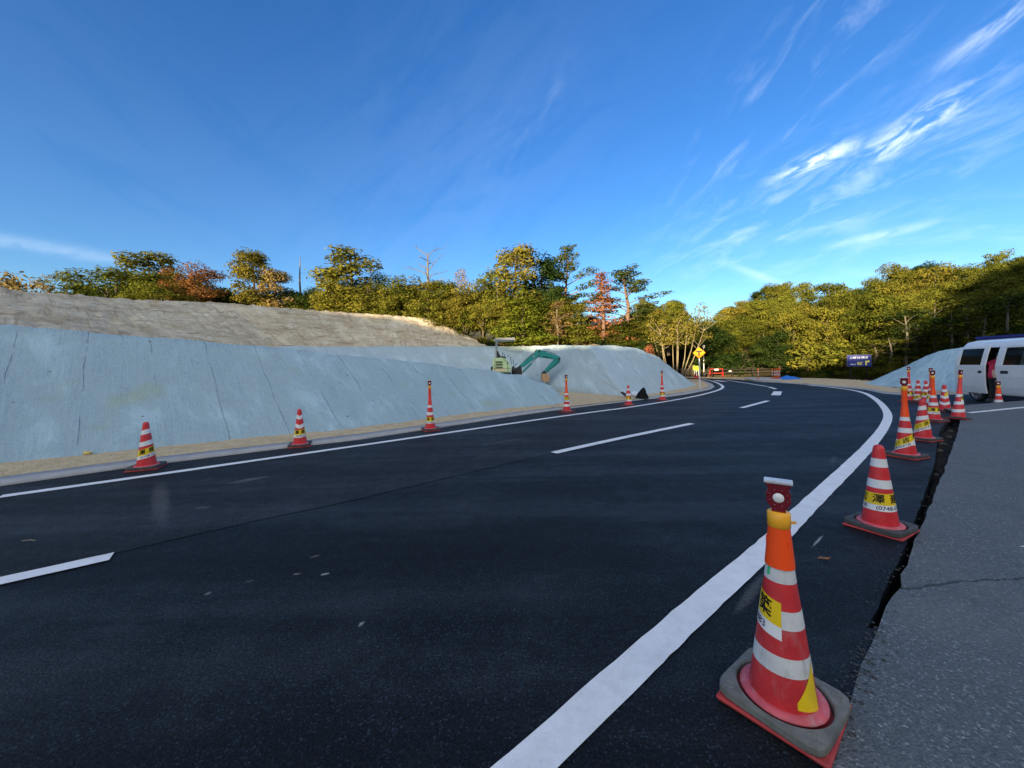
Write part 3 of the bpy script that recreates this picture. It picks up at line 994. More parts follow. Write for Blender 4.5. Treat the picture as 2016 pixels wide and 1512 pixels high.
M_lens = paint('lens_white', (0.8, 0.8, 0.78), 0.25, var=0.03)
M_green = paint('tape_green', (0.05, 0.5, 0.22), 0.4)
mlamp, ltn, lb = newmat('lamp_ruby', (0.18, 0.006, 0.014), 0.15)
lb.inputs['Coat Weight'].default_value = 0.6
lb.inputs['Transmission Weight'].default_value = 0.15
MATS['lamp_ruby'] = mlamp


def cr(z):
    return 0.124 - 0.133 * z


prof_body = [(cr(.045) - .004, .02), (cr(.05), .05)] + [(cr(z), z) for z in (.12, .2, .3, .4, .5, .58, .64)] + [(.0375, .66), (.034, .678), (.026, .692), (.013, .699), (.001, .70)]


def wrap(t, z, off):
    r_ = cr(max(0.03, z)) + off
    return (r_ * math.cos(t), r_ * math.sin(t), z)


def sheet(mb, t0, t1, zlo, zhi, off, n=40, thick=0.0012, nz=3):
    vs, fs = [], []
    for i in range(n + 1):
        t = t0 + (t1 - t0) * i / n
        a, b = zlo(t), zhi(t)
        for k in range(nz + 1):
            vs.append(wrap(t, a + (b - a) * k / nz, off))
    m = nz + 1
    for i in range(n):
        for k in range(nz):
            fs.append((i * m + k, (i + 1) * m + k, (i + 1) * m + k + 1, i * m + k + 1))
    mb._add(vs, fs, True)


CONE_CACHE = {}


def cone_part(parent, key, fn):
    """shares one mesh between the like parts of all cones"""
    if key in CONE_CACHE:
        c = CONE_CACHE[key].copy()
        COL.objects.link(c)
        c.parent = parent
        return c
    o = fn()
    CONE_CACHE[key] = o
    return o


def make_lamp(parent, z0, key):
    def f():
        mb = MB()
        M = Matrix.Translation((0, 0, z0))
        pf = []
        # outline of the lamp seen from the front: neck, round waist with flats, flared head
        pts = [(-.024, 0), (-.024, .016), (-.036, .030), (-.043, .048), (-.040, .060), (-.043, .072), (-.036, .092), (-.036, .100), (-.043, .108), (-.043, .118)]
        poly = pts + [(-a, b) for a, b in reversed(pts)]
        mb.prism(poly, -.019, .019, M=M)
        for k in range(8):
            w = k * math.pi / 4 + .39
            for sy in (-1, 1):
                q = M @ Matrix.Translation((0.033 * math.cos(w), sy * .0195, .060 + .033 * math.sin(w)))
                mb._add([(-.004, 0, -.004), (.004, 0, -.004), (.004, 0, .004), (-.004, 0, .004), (0, sy * .004, 0)], [(0, 1, 4), (1, 2, 4), (2, 3, 4), (3, 0, 4)], False, q)
        return mb.build('warning_lamp', MATS['lamp_ruby'], parent, bevel=.004)
    o = cone_part(parent, 'lamp' + key, f)

    def g():
        M = Matrix.Translation((0, -.019, z0 + .060)) @ Matrix.Rotation(math.pi / 2, 4, 'X')
        return MB().lathe([(0.001, .003), (.017, .003), (.0195, 0)], 24, M).build('lens', M_lens, o)
    cone_part(o, 'lens' + key, g)
    g2 = cone_part(o, 'lens' + key, g)
    g2.rotation_euler = (0, 0, math.pi)

    def h():
        mb = MB()
        mb.box((0, 0, z0 + .124), (.098, .05, .012))
        return mb.build('solar_panel', M_solar, o, bevel=.003)
    cone_part(o, 'solar' + key, h)
    return o


def make_tape(parent, ang, tilt, zc, L=0.50, shift=0.0, key='t', text=True):
    """company tape: yellow band above a white strip, wound askew round the cone; shift slides the text along"""
    rr = 0.085
    H1, H2 = .048, .092

    def base(t):
        return zc + tilt * rr * (t - ang)
    t0, t1 = ang - L / 2 / rr, ang + L / 2 / rr
    mw = MB()
    sheet(mw, t0, t1, lambda t: base(t) - H1, lambda t: base(t), .0016, 48)
    w = mw.build('tape', M_tapew, parent)
    my = MB()
    sheet(my, t0, t1, lambda t: base(t), lambda t: base(t) + H2, .0018, 48)
    y = my.build('yellow_band', M_tape, w)

    def fn(u0, v0, s=1.0):
        def q(u, v):
            t = ang + (u0 + u) / rr
            z = base(ang) + tilt * (u0 + u) + v0 + v
            return wrap(t, z, .0030)
        return q
    P0 = 0.56
    for rep in (-1, 0, 1):
        mk_ = MB()
        for k, ch in enumerate('吉澤建築'):
            u = shift + rep * P0 + (k - 1.0) * .105
            if abs(u) < L / 2 - .03:
                text_into(mk_, ch, .074, fn(u, H2 * .5), 0.0016, .012)
        u = shift + rep * P0 - 1.92 * .105
        if abs(u) < L / 2 - .03:
            for ra, rb in ((.036, .032),):
                ring = []
                n = 24
                vs = []
                for i in range(n):
                    a = 2 * math.pi * i / n
                    vs.append(fn(u, H2 * .5)(ra * math.cos(a), ra * math.sin(a)))
                    vs.append(fn(u, H2 * .5)(rb * math.cos(a), rb * math.sin(a)))
                mk_._add(vs, [(2 * i, 2 * ((i + 1) % n), 2 * ((i + 1) % n) + 1, 2 * i + 1) for i in range(n)])
            vs = [fn(u, H2 * .5)(*p) for p in ((-.025, .006), (-.006, -.018), (.025, .014), (.020, .020), (-.006, -.005), (-.020, .013))]
            mk_._add(vs, [(0, 1, 4, 5), (1, 2, 3, 4)])
        if mk_.v:
            mk_.build('lettering', M_ink, y)
    for rep in (-1, 0, 1):
        mp = MB()
        u = shift + rep * P0 - 1.45 * .105
        if abs(u) < L / 2 - .06:
            text_into(mp, '日野町村井', .036, fn(u, -H1 * .5), 0.0006, .012)
        u = shift + rep * P0 + 1.0 * .105
        if abs(u) < L / 2 - .08:
            text_into(mp, '(0748-52-2883', .040, fn(u, -H1 * .5), 0.0004, .012)
        if mp.v:
            mp.build('phone_number', M_inkb, w)
    return w


def make_cone(loc, rz, kind='plain', tape=None, bands='level', label='', base_rz=0.0, tilt=(0, 0), dusty=False, red_sleeve=False, patch=False, lean_bands=0.0):
    root = empty('traffic_cone', loc)
    root.rotation_euler = (tilt[0], tilt[1], 0)
    tag(root, label, 'traffic cone', 'red and white traffic cones round the new road')

    def fb():
        return MB().lathe(prof_body, 48).build('cone_body', M_credd if dusty else M_cred, root)
    cone_part(root, 'body%d' % dusty, fb)

    def ff():
        return MB().lathe([(cr(.05) - .01, .058), (cr(.05) + .004, .062), (.140, .060), (.150, .052), (.150, .046), (cr(.05) - .01, .046)], 48).build('flange', M_cpink, root)
    cone_part(root, 'flange', ff)

    def fp():
        mb = MB()
        mb.box((0, 0, .010), (.375, .375, .018))
        return mb.build('base_plate', M_cbase, root, bevel=.012, seg=3)
    bp = cone_part(root, 'plate', fp)
    bp.rotation_euler = (0, 0, base_rz + R(4))
    wk = 'weight%d' % dusty

    def fw():
        n = 48
        mb = MB()
        hs_, ho = .185, .162
        out = []
        for k in range(n):
            w = 2 * math.pi * k / n
            c, s = math.cos(w), math.sin(w)
            q = (abs(c) ** 8 + abs(s) ** 8) ** (-1 / 8)
            out.append((hs_ * q * c, hs_ * q * s, ho * c, ho * s))
        vs, fs = [], []
        for (ox, oy, ix, iy) in out:
            f = .985
            vs += [(ox * f, oy * f, .021), (ox, oy, .027), (ox, oy, .050), (ox * f, oy * f, .057), (ix * 1.03, iy * 1.03, .056), (ix, iy, .050), (ix, iy, .021)]
        for k in range(n):
            k2 = (k + 1) % n
            for j in range(7):
                j2 = (j + 1) % 7
                fs.append((k * 7 + j, k2 * 7 + j, k2 * 7 + j2, k * 7 + j2))
        mb._add(vs, fs, False)
        for sx in (-1, 1):
            for sy in (-1, 1):
                mb.lathe([(.022, .0562), (.019, .0590), (.014, .0590), (.012, .0565)], 16, Matrix.Translation((sx * .142, sy * .142, 0)))
        return mb.build('rubber_weight', M_rubg if dusty else M_rub, root)
    wt = cone_part(root, wk, fw)
    wt.rotation_euler = (0, 0, base_rz)

    bz = [.555, .385, .215]
    for i, z in enumerate(bz):
        def fband(z=z):
            mb = MB()
            if bands == 'chevron':
                sl_ = lambda t, e: z + e + .34 * cr(z) * abs(((t + math.pi / 2 + math.pi) % (2 * math.pi)) - math.pi) - .015
            elif bands == 'slant':
                sl_ = lambda t, e: z + e + .25 * cr(z) * math.sin(t + math.pi / 2)
            else:
                sl_ = lambda t, e: z + e
            sheet(mb, 0, 2 * math.pi, lambda t: sl_(t, -.034), lambda t: sl_(t, .034), .0008, 48)
            return mb.build('reflective_band', M_refld if dusty else M_refl, root)
        b_ = cone_part(root, 'band%s%d%d' % (bands, i, dusty), fband)
        b_.rotation_euler = (0, 0, rz)
    if tape:
        w = make_tape(root, **tape)
        w.rotation_euler = (0, 0, rz)
    if kind != 'plain':
        tall = kind == 'tall'
        top = .955 if tall else .735
        ms = M_slvr if red_sleeve else M_slv

        def fs_():
            if tall:
                pr = [(.0485, .575), (.046, .60), (.042, .66), (.036, .70), (.0335, .74), (.032, .80), (.031, .955)]
            else:
                pr = [(.0525, .575), (.0465, .64), (.041, .70), (.038, .735)]
            mb = MB().lathe(pr, 32)
            for k in range(3):
                w = 2 * math.pi * k / 3 + .6
                mb.box((.0435 * math.cos(w), .0435 * math.sin(w), .655 if not tall else .625), (.005, .003, .07), rot=Matrix.Rotation(w, 3, 'Z'))
            return mb.build('sleeve', ms, root)
        s_ = cone_part(root, 'sleeve%s%d' % (kind, red_sleeve), fs_)

        def fc():
            r0 = .0325 if tall else .0385
            mb = MB().lathe([(r0, top - .002), (r0 + .002, top), (r0 + .002, top + .055), (r0 - .004, top + .060), (.01, top + .060)], 32)
            mb.box((r0 + .012, -.004, top + .012), (.028, .014, .008))
            return mb.build('collar', M_yel, root)
        cone_part(root, 'collar' + kind, fc)
        lp = make_lamp(root, top + .058, kind)
        lp.rotation_euler = (0, 0, rz)
    if patch:
        mb = MB()
        a = rz - math.pi / 2 + patch
        sheet(mb, a - .22, a + .05, lambda t: .54, lambda t: .575, .0016, 6)
        mb.build('green_tape', M_green, root)
    return root


FACE = -math.pi / 2


def place(px, py, **kw):
    g = G(px, py)
    rz = math.atan2(-g.y, -g.x) - FACE          # turns the cone's front towards the place the photo was taken from
    rz += kw.pop('turn', 0)
    return make_cone((g.x, g.y, kw.pop('z', 0.0)), rz, **kw)


T = lambda da=0.0, tilt=0.0, zc=.225, L=.54, shift=0.0: dict(ang=FACE + da, tilt=tilt, zc=zc, L=L, shift=shift)
cone1 = place(1541, 1388, kind='short', tape=T(-2.1, -.16, .385, .36, -.105), dusty=True, base_rz=R(35), patch=-.75, z=0.006,
              label='nearest traffic cone, dusty red with short orange sleeve and lamp')
# loose end of tape lower on the nearest cone
mb = MB()
a0 = math.atan2(-cone1.location.y, -cone1.location.x)
sheet(mb, a0 + .42, a0 + 1.3, lambda t: .085 - .02 * (t - a0), lambda t: .10 + .15 * (t - a0 - .42), .0018, 12)
mb.build('tape_end', M_tape, cone1)
place(1733, 1040, tape=T(.1, .04, .22, .54, -.015), base_rz=R(24), label='plain topped traffic cone second from the camera, beside the trench')
place(1783, 899, kind='tall', tape=T(.15, .62, .205, .54, .10), base_rz=R(16), patch=1.25, label='tall traffic cone with orange tube and lamp beside the white curve line')
place(1817, 866, tape=T(-.1, .58, .22, .54, .16), bands='slant', base_rz=R(16), label='plain topped cone with steeply slanted yellow tape behind the tall orange tube cone')
place(1838, 829, kind='tall', tape=T(.15, 0, .215, .46, -.02), base_rz=R(12), label='tall lamp cone straddling the dark end of the trench')
place(1834, 806, kind='tall', red_sleeve=True, tape=T(.5, .1, .3, .4, .2), base_rz=R(5), label='tall lamp cone almost hidden behind the tall cone at the trench')
place(1860, 810, tape=T(1.0, .7, .43, .16, .3), bands='chevron', base_rz=R(12), label='plain cone with V shaped white bands and torn yellow tape by the trench')
place(1886, 826, kind='tall', red_sleeve=True, tape=T(.5, -.3, .43, .18, .3), bands='slant', base_rz=R(15), tilt=(R(-3), R(8)), turn=R(60), label='tall cone leaning over the trench edge in front of the van')
place(1790, 790, kind='tall', red_sleeve=True, tape=T(.1, -.05, .225, .44, -.03), base_rz=R(8), label='farthest tall lamp cone in the cluster, left of two plain cones')
place(1808, 791, tape=T(.3, .5, .14, .46, .05), base_rz=R(8), label='far plain cone with tape hanging in a low diagonal, left of its plain neighbour')
place(1823.5, 793, tape=T(0, .1, .235, .44, -.02), base_rz=R(8), label='far plain cone with three white bands, close behind the tall trench cones')
u8 = ray(1966, 780)
make_cone((u8.x * 10.0, 10.0, -.17), math.atan2(-10, -u8.x * 10) - FACE, kind='short', base_rz=R(5), label='short sleeve lamp cone standing by the open van door')
place(289, 922, tape=T(.15, .28, .225, .54, -.06), bands='slant', base_rz=R(20), label='leftmost plain cone on the far side of the road, slanted bands')
place(591, 878, tape=T(.1, .05, .225, .54, -.06), bands='chevron', base_rz=R(20), label='plain cone with V shaped bands against the grey slope')
place(847.5, 847, kind='tall', red_sleeve=True, tape=T(-.5, 0, .215, .3, -.11), base_rz=R(24), label='tall lamp cone in front of the long grey slope')
place(1116, 811.5, kind='tall', tape=T(0, 0, .37, .44, 0.05), base_rz=R(25), turn=R(35), label='lamp cone at the mouth of the sandy haul path')
place(1237.5, 799, tape=T(0, 0, .215, .44, .05), base_rz=R(25), label='small plain cone just left of the black bag')
place(1304, 789, kind='tall', red_sleeve=True, tape=T(.2, .15, .215, .44, .05), base_rz=R(25), label='tall lamp cone just right of the black bag')

# ================================================================ small things on the verge
M_bag = paint('bag_black', (0.006, 0.006, 0.007), 0.5, var=0.3, spec=.08)
M_sack = paint('sack_white', (0.55, 0.62, 0.70), 0.5, var=0.12)
g = G(1264, 786.5)
vs, fs = [], []
nr, na = 12, 20
for j in range(nr + 1):
    t = j / nr
    rad = .23 * (1 - t) ** 0.75 * (1.1 if t < .15 else 1) + .015
    for k in range(na):
        w = 2 * math.pi * k / na
        rr_ = rad * (1 + .22 * noise.noise(Vector((math.cos(w) * 2, math.sin(w) * 2, t * 3))) + .08 * math.sin(5 * w))
        vs.append((rr_ * math.cos(w) + .07 * t, rr_ * .75 * math.sin(w), .42 * t + .01))
fs = [(j * na + k, j * na + (k + 1) % na, (j + 1) * na + (k + 1) % na, (j + 1) * na + k) for j in range(nr) for k in range(na)]
fs.append(tuple(nr * na + k for k in range(na)))
tag(MB()._add(vs, fs, True).build('plastic_bag', M_bag, loc=(g.x, g.y, .045)), 'black plastic bag tied to a peak on the verge', 'bag')
g = G(1252, 784.5)
bm = bmesh.new()
bmesh.ops.create_icosphere(bm, subdivisions=3, radius=.17)
for v in bm.verts:
    v.co *= 1 + .14 * noise.noise(v.co * 9)
    v.co.z *= .8
me = bpy.data.meshes.new('plastic_sack')
bm.to_mesh(me)
bm.free()
me.polygons.foreach_set('use_smooth', [True] * len(me.polygons))
me.materials.append(M_sack)
o = bpy.data.objects.new('plastic_sack', me)
COL.objects.link(o)
o.location = (g.x, g.y + .15, .15)
tag(o, 'pale blue white plastic sack beside the black bag', 'sack')


def rock(name, px, py, s, m, label, zz=.05, cat='stone'):
    bm = bmesh.new()
    bmesh.ops.create_icosphere(bm, subdivisions=2, radius=s)
    for v in bm.verts:
        v.co *= 1 + .35 * noise.noise(v.co / s * 1.3 + Vector((px, 0, 0)))
        v.co.z *= .7
    me = bpy.data.meshes.new(name)
    bm.to_mesh(me)
    bm.free()
    me.materials.append(m)
    o = bpy.data.objects.new(name, me)
    COL.objects.link(o)
    g = G(px, py)
    o.location = (g.x, g.y, zz)
    tag(o, label, cat)


rock('stone', 172, 900, .055, paint('stone_yellow', (.62, .48, .16), .8), 'small yellow stone on the sand verge by the slope', .07)
# broom lying against the foot of the mound
br = empty('broom', G(1236, 786))
br.location.z = .08
tag(br, 'broom leaning on the grey mound behind the small cone', 'broom')
a, b = Vector((0, .05, .05)), Vector((-.62, 1.5, .62))
MB().tube([a.lerp(b, .28), b], .014, 8).build('handle', paint('wood_pale', (.42, .38, .30), .7), br)
hd = MB()
hd.prism([(-.10, 0), (.10, 0), (.05, .36), (-.05, .36)], -.03, .03, M=Matrix.Translation(a) @ (b - a).to_track_quat('Z', 'Y').to_matrix().to_4x4())
hd.build('broom_head', paint('bristle_dark', (.03, .032, .03), .9), br)
# leaf on the asphalt
g = G(1622, 1101)
lf = MB()
lf._add([(-.05, 0, .004), (-.015, .018, .010), (.02, .012, .006), (.05, -.006, .012), (.015, -.014, .004), (-.02, -.012, .008)], [(0, 1, 2, 3, 4, 5)])
tag(lf.build('leaf', paint('leaf_brown', (.20, .09, .035), .8), loc=(g.x, g.y, 0.002)), 'single dry brown leaf on the asphalt', 'leaf')
g = G(55, 1067)
tag(MB().tube([(-.05, 0, .006), (.0, .012, .008), (.055, .006, .006)], .003, 6).build('twig', paint('twig_pale', (.34, .30, .22), .8), loc=(g.x, g.y, 0.004)), 'thin pale twig lying on the far lane', 'twig')
# crumbs of gravel along the broken edge
gm = MB()
for i in range(420):
    k = random.random()
    e = random.choice([trLr, trLr, oldLr[4:]])
    q = e[int(k * (len(e) - 1))]
    s = random.uniform(.003, .009) * (1.3 if random.random() < .15 else 1)
    x, y = q.x + random.gauss(-.02, .05), q.y + random.gauss(0, .05)
    M = Matrix.Translation((x, y, (0.0 if e is trLr else .01) + s * .4)) @ Matrix.Rotation(random.random() * 6, 4, 'Z') @ Matrix.Diagonal((s, s * random.uniform(.6, 1), s * .6, 1))
    gm._add([(1, 0, 0), (0, 1, .1), (-1, .1, 0), (0, -1, 0), (.1, .1, 1), (0, 0, -1)], [(0, 1, 4), (1, 2, 4), (2, 3, 4), (3, 0, 4), (1, 0, 5), (2, 1, 5), (3, 2, 5), (0, 3, 5)], False, M)
for i in range(160):
    q = random.choice(joint[:-1])
    t = random.random()
    q = joint[0].lerp(joint[3], t)
    s = random.uniform(.003, .009)
    M = Matrix.Translation((q.x + random.gauss(0, .03), q.y + random.gauss(0, .03), .008 + s * .3)) @ Matrix.Diagonal((s, s, s * .6, 1))
    gm._add([(1, 0, 0), (0, 1, .1), (-1, .1, 0), (0, -1, 0), (.1, .1, 1), (0, 0, -1)], [(0, 1, 4), (1, 2, 4), (2, 3, 4), (3, 0, 4), (1, 0, 5), (2, 1, 5), (3, 2, 5), (0, 3, 5)], False, M)
tag(gm.build('gravel', paint('gravel_grey', (.055, .056, .058), .9, var=.5, scale=40)), kind='stuff')
rb = [(1856, 872, .05), (1868, 858, .045), (1850, 884, .04), (1872, 846, .04), (1842, 930, .03)]
for i, (px, py, s) in enumerate(rb):
    g = G(px, py, -.12)
    rock('rubble_stone', px, py, s, paint('rubble_grey', (.10, .095, .085), .9, var=.35), 'broken grey lump lying in the trench under the cones', -.13)
    o = bpy.data.objects[-1] if False else COL.objects[-1]
    o.location = (g.x, g.y, -.15)
    o['group'] = 'broken lumps in the trench'

# ================================================================ signs and posts
M_steel = paint('pole_white', (.62, .63, .62), .4, var=.06)
M_galv = paint('pole_grey', (.42, .43, .44), .45, var=.1)
g = G(1378, 768)
sg = empty('warning_sign', (g.x, g.y, 0.04))
tag(sg, 'yellow diamond junction warning sign on a white pole', 'road sign')
MB().tube([(0, 0, 0), (0, 0, 2.02)], .030, 16).build('pole', M_steel, sg)
MB().lathe([(.001, .012), (.16, .012), (.18, 0)], 20).build('footing', M_conc, sg)
yw = math.atan2(-g.y, -g.x) - FACE - R(6)
hp = .29
pm = MB().prism([(-hp, 1.86), (0, 1.86 - hp), (hp, 1.86), (0, 1.86 + hp)], -.052, -.036)
pn = pm.build('sign_panel', paint('sign_yellow', (.52, .185, .003), .55, var=.04, spec=.08), sg, bevel=.006)
pn.rotation_euler = (0, 0, yw)
tb = MB().box((0, -.0555, 1.935), (.27, .004, .075)).box((0, -.0555, 1.80), (.075, .004, .195))
s_ = tb.build('junction_symbol', M_ink, pn)
g = G(1386, 741)
pp = empty('steel_pole', (g.x, g.y, 0))
tag(pp, 'thin grey steel pole behind the diamond warning sign', 'pole')
MB().tube([(0, 0, 0), (0, 0, 3.2)], .045, 10).build('shaft', M_galv, pp)
MB().box((0, -.06, 3.0), (.22, .04, .3)).build('plate_back', M_galv, pp)

# blue billboard
g = G(1675, 749)
bb = empty('billboard', (g.x, g.y, 0.0))
by = math.atan2(-g.y, -g.x) - FACE + R(24)
bb.rotation_euler = (0, 0, by)
tag(bb, 'dark blue advertising board with white and yellow writing on black posts', 'billboard')
bb.scale = (.76, 1, 1)
WB, HB, ZB = 1.66, .74, 1.30
MB().box((.60, 0, ZB), (WB, .07, HB)).build('panel', paint('board_blue', (.022, .035, .20), .4, var=.08), bb, bevel=.008)
MB().box((.60, .0, ZB + HB / 2 + .014), (WB + .04, .09, .026)).box((-WB / 2 + .60 - .012, 0, ZB), (.024, .09, HB)).box((WB / 2 + .60 + .012, 0, ZB), (.024, .09, HB)).build('frame', paint('board_frame', (.08, .085, .12), .5), bb)
MB().box((0.02, .07, ZB / 2 + .1), (.075, .06, ZB + .2)).build('post', M_ink, bb)
MB().box((1.22, .07, ZB / 2 + .1), (.075, .06, ZB + .2)).build('post', M_ink, bb)
tw = MB()
text_into(tw, '日野ゴルフ倶楽部', .135, lambda u, v: (.68 + u, -.0375, ZB + .20 + v), .004)
text_into(tw, '約800m先', .095, lambda u, v: (.17 + u, -.0375, ZB - .235 + v), .003)
n = 20
tw._add([(.02 + .055 * math.cos(a) * f, -.0375, ZB + .20 + .055 * math.sin(a) * f) for a in [2 * math.pi * i / n for i in range(n)] for f in (1, .72)], [(2 * i, 2 * ((i + 1) % n), 2 * ((i + 1) % n) + 1, 2 * i + 1) for i in range(n)])
tw.build('white_lettering', paint('board_white', (.75, .78, .8), .5), bb)
ty = MB()
text_into(ty, '右折', .225, lambda u, v: (.66 + u, -.0375, ZB - .19 + v), .008)
ty._add([(x, -.0375, ZB + z) for x, z in ((1.02, -.30), (1.13, -.30), (1.13, -.10), (1.20, -.10), (1.20, -.16), (1.36, -.055), (1.20, .05), (1.20, -.01), (1.02, -.01))], [(0, 1, 2, 7, 8), (2, 3, 6, 7), (3, 4, 5, 6)])
ty.build('yellow_lettering', paint('board_yellow', (.80, .72, .16), .5), bb)

# far side of the junction: fence, barricades, posts, tarpaulin
M_dark = paint('fence_brown', (.012, .010, .009), .6, var=.2, spec=.08)
fa, fb_ = Vector((10.5, 42.2, 0)), Vector((27.5, 36.0, 0))
fc = empty('guard_fence', fa)
tag(fc, 'long dark brown guard fence across the junction below the hill', 'fence')
L_ = (fb_ - fa)
ang = math.atan2(L_.y, L_.x)
fc.rotation_euler = (0, 0, ang)
nP = 10
for i in range(nP + 1):
    MB().box((L_.length * i / nP, 0, .45), (.12, .12, .9 + .0)).build('post', M_dark, fc)
for i in range(nP):
    MB().box((L_.length * (i + .5) / nP, -.10, .40 if i < 5 else .62), (L_.length / nP - .02, .05, .72 if i < 5 else .12)).build('rail', M_dark, fc)
for i in range(5, nP):
    MB().box((L_.length * (i + .5) / nP, -.10, .32), (L_.length / nP - .02, .05, .12)).build('rail', M_dark, fc)
M_bred = paint('barricade_red', (.34, .022, .018), .45, var=.1, spec=.08)
M_bwht = paint('barricade_white', (.42, .42, .41), .45, spec=.08)


def barricade(px, py, label):
    g = G(px, py)
    b = empty('barricade', (g.x, g.y, 0), math.atan2(-g.y, -g.x) - FACE + R(18))
    tag(b, label, 'barricade', 'barricades in front of the far fence')
    for s in (-1, 1):
        MB().tube([(s * .55, -.2, 0), (s * .55, 0, .78), (s * .55, .2, 0)], .03, 8).build('leg', M_bred, b)
    MB().tube([(-.55, 0, .76), (.55, 0, .76)], .028, 8).tube([(-.55, -.10, .38), (.55, -.10, .38)], .028, 8).build('rail', M_bred, b)
    MB().box((0, -.035, .70), (.34, .02, .16)).build('board', M_bwht, b)


barricade(1410.5, 742.5, 'red tubular barricade with white board by the far fence')
mb = MB().box((0, 0, .95), (.42, .02, .24))
g = P(1439, 737, 38.0)
tag(mb.build('notice_board', M_bwht, loc=(g.x, g.y, -.55)), 'small white notice on the dark far fence', 'sign')
M_lime = paint('marker_lime', (.34, .40, .03), .4, spec=.08)
M_post = paint('marker_orange', (.50, .10, .02), .4, spec=.08)
for i, (px, py) in enumerate(((1367.5, 744), (1371.5, 746), (1376, 747))):
    g = G(px, py)
    r_ = empty('lane_marker', (g.x, g.y, 0))
    tag(r_, ['white post with lime green head, leftmost of three behind the sign pole', 'white post with lime green head, middle of three behind the sign pole',
             'white post with lime green head nearest the sign pole'][i], 'marker post', 'lime topped marker posts by the side road')
    MB().tube([(0, 0, .08), (0, 0, .72)], .05, 10).build('post', M_bwht, r_)
    MB().lathe([(.001, 0), (.22, 0), (.20, .06), (.05, .10), (.05, .3)], 16).build('foot', M_bred, r_)
    MB().box((0, 0, .92), (.26, .06, .40)).build('head', M_lime, r_, bevel=.03)
for i, px in enumerate((1493, 1521, 1525.5, 1529, 1532, 1535)):
    g = G(px, 748.5 - (.6 if i % 2 else 0))
    r_ = empty('bollard', (g.x, g.y, .06))
    tag(r_, 'orange and white post standing alone on the sunlit island' if i == 0 else 'orange and white post in the tight row on the sunlit island', 'bollard', 'orange posts on the traffic island')
    MB().tube([(0, 0, .06), (0, 0, .80)], .045, 10).build('post', M_post, r_)
    MB().tube([(0, 0, .50), (0, 0, .62)], .048, 10).tube([(0, 0, .28), (0, 0, .40)], .048, 10).build('white_ring', M_bwht, r_)
    MB().lathe([(.001, .06), (.10, .05), (.12, 0)], 14).build('foot', M_post, r_)
isl = [G(*p) for p in ((1465, 747.2), (1478, 749.5), (1500, 751.2), (1533, 752.3), (1540, 749), (1530, 745.6), (1495, 744.8), (1474, 745.2))]
polysheet('traffic_island', isl, .10, paint('island_concrete', (.42, .40, .36), .8, var=.1, scale=3), thick=.12)
g = G(1553, 748)
vs, fs = [], []
nx_, ny_ = 18, 12
for j in range(ny_):
    for i in range(nx_):
        u, v = i / (nx_ - 1) * 2 - 1, j / (ny_ - 1) * 2 - 1
        h = max(0, 1 - abs(u) ** 2.2) * max(0, 1 - abs(v) ** 2.2)
        vs.append((u * .78, v * .5, .04 + .34 * h * (.75 + .5 * noise.noise(Vector((u * 2.2, v * 2.2, 1))))))
fs = [(j * nx_ + i, j * nx_ + i + 1, (j + 1) * nx_ + i + 1, (j + 1) * nx_ + i) for j in range(ny_ - 1) for i in range(nx_ - 1)]
tag(MB()._add(vs, fs, False).build('tarpaulin', paint('tarp_blue', (.02, .16, .58), .4, var=.15), loc=(g.x, g.y, 0)), 'crumpled bright blue tarpaulin heap beyond the island', 'tarpaulin')

# ================================================================ mini excavator
M_teal = paint('excavator_teal', (.015, .26, .24), .4, var=.1, scale=5, dirt=(.1, .2, .18), dirt_amt=.3)
M_lgrn = paint('excavator_pale_green', (.50, .68, .36), .4, var=.08, scale=4, dirt=(.5, .45, .25), dirt_amt=.35)
M_exd = paint('excavator_dark', (.03, .032, .035), .6, var=.2)
M_exg = paint('excavator_grey', (.36, .38, .38), .4, var=.1)
M_buck = paint('bucket_clay', (.42, .27, .15), .8, var=.15, dirt=(.25, .15, .08), dirt_amt=.5)
M_chr = paint('ram_chrome', (.6, .6, .6), .2, metal=.9)
ex = empty('mini_excavator', (-.22, 20.0, .38))
tag(ex, 'green mini excavator with canopy parked behind the grey slope', 'excavator')


def E(xc, yc):
    return (xc / 461 - 1.31, 3.22 - yc / 461 - .38 + .02)


# body
bodyp = [E(235, 980), E(245, 640), E(440, 625), E(540, 645), E(620, 720), E(668, 820), E(690, 960), E(600, 985)]
MB().prism(bodyp, -.62, .62).build('body', M_lgrn, ex, bevel=.05, seg=3)
tm = MB()
for yc in (738, 798, 868):
    a, b = E(320, yc - 24), E(482, yc + 20)
    tm.box(((a[0] + b[0]) / 2, -.625, (a[1] + b[1]) / 2), (b[0] - a[0], .02, a[1] - b[1]))
tm.build('vent', paint('vent_olive', (.10, .115, .06), .7), ex)
MB().prism([E(185, 1000), E(192, 850), E(240, 820), E(250, 1000)], -.6, .6).build('counterweight', M_exd, ex, bevel=.03)
a, b = E(190, 1000), E(680, 1045)
MB().box(((a[0] + b[0]) / 2, 0, (a[1] + b[1]) / 2), (b[0] - a[0], 1.1, .12)).build('turntable', M_exd, ex, bevel=.02)
# label strips
ls = MB()
a, b = E(270, 890), E(560, 960)
ls.box(((a[0] + b[0]) / 2, -.624, (a[1] + b[1]) / 2), (b[0] - a[0], .012, .10))
ls.build('sticker', paint('sticker_cream', (.75, .55, .35), .5), ex)
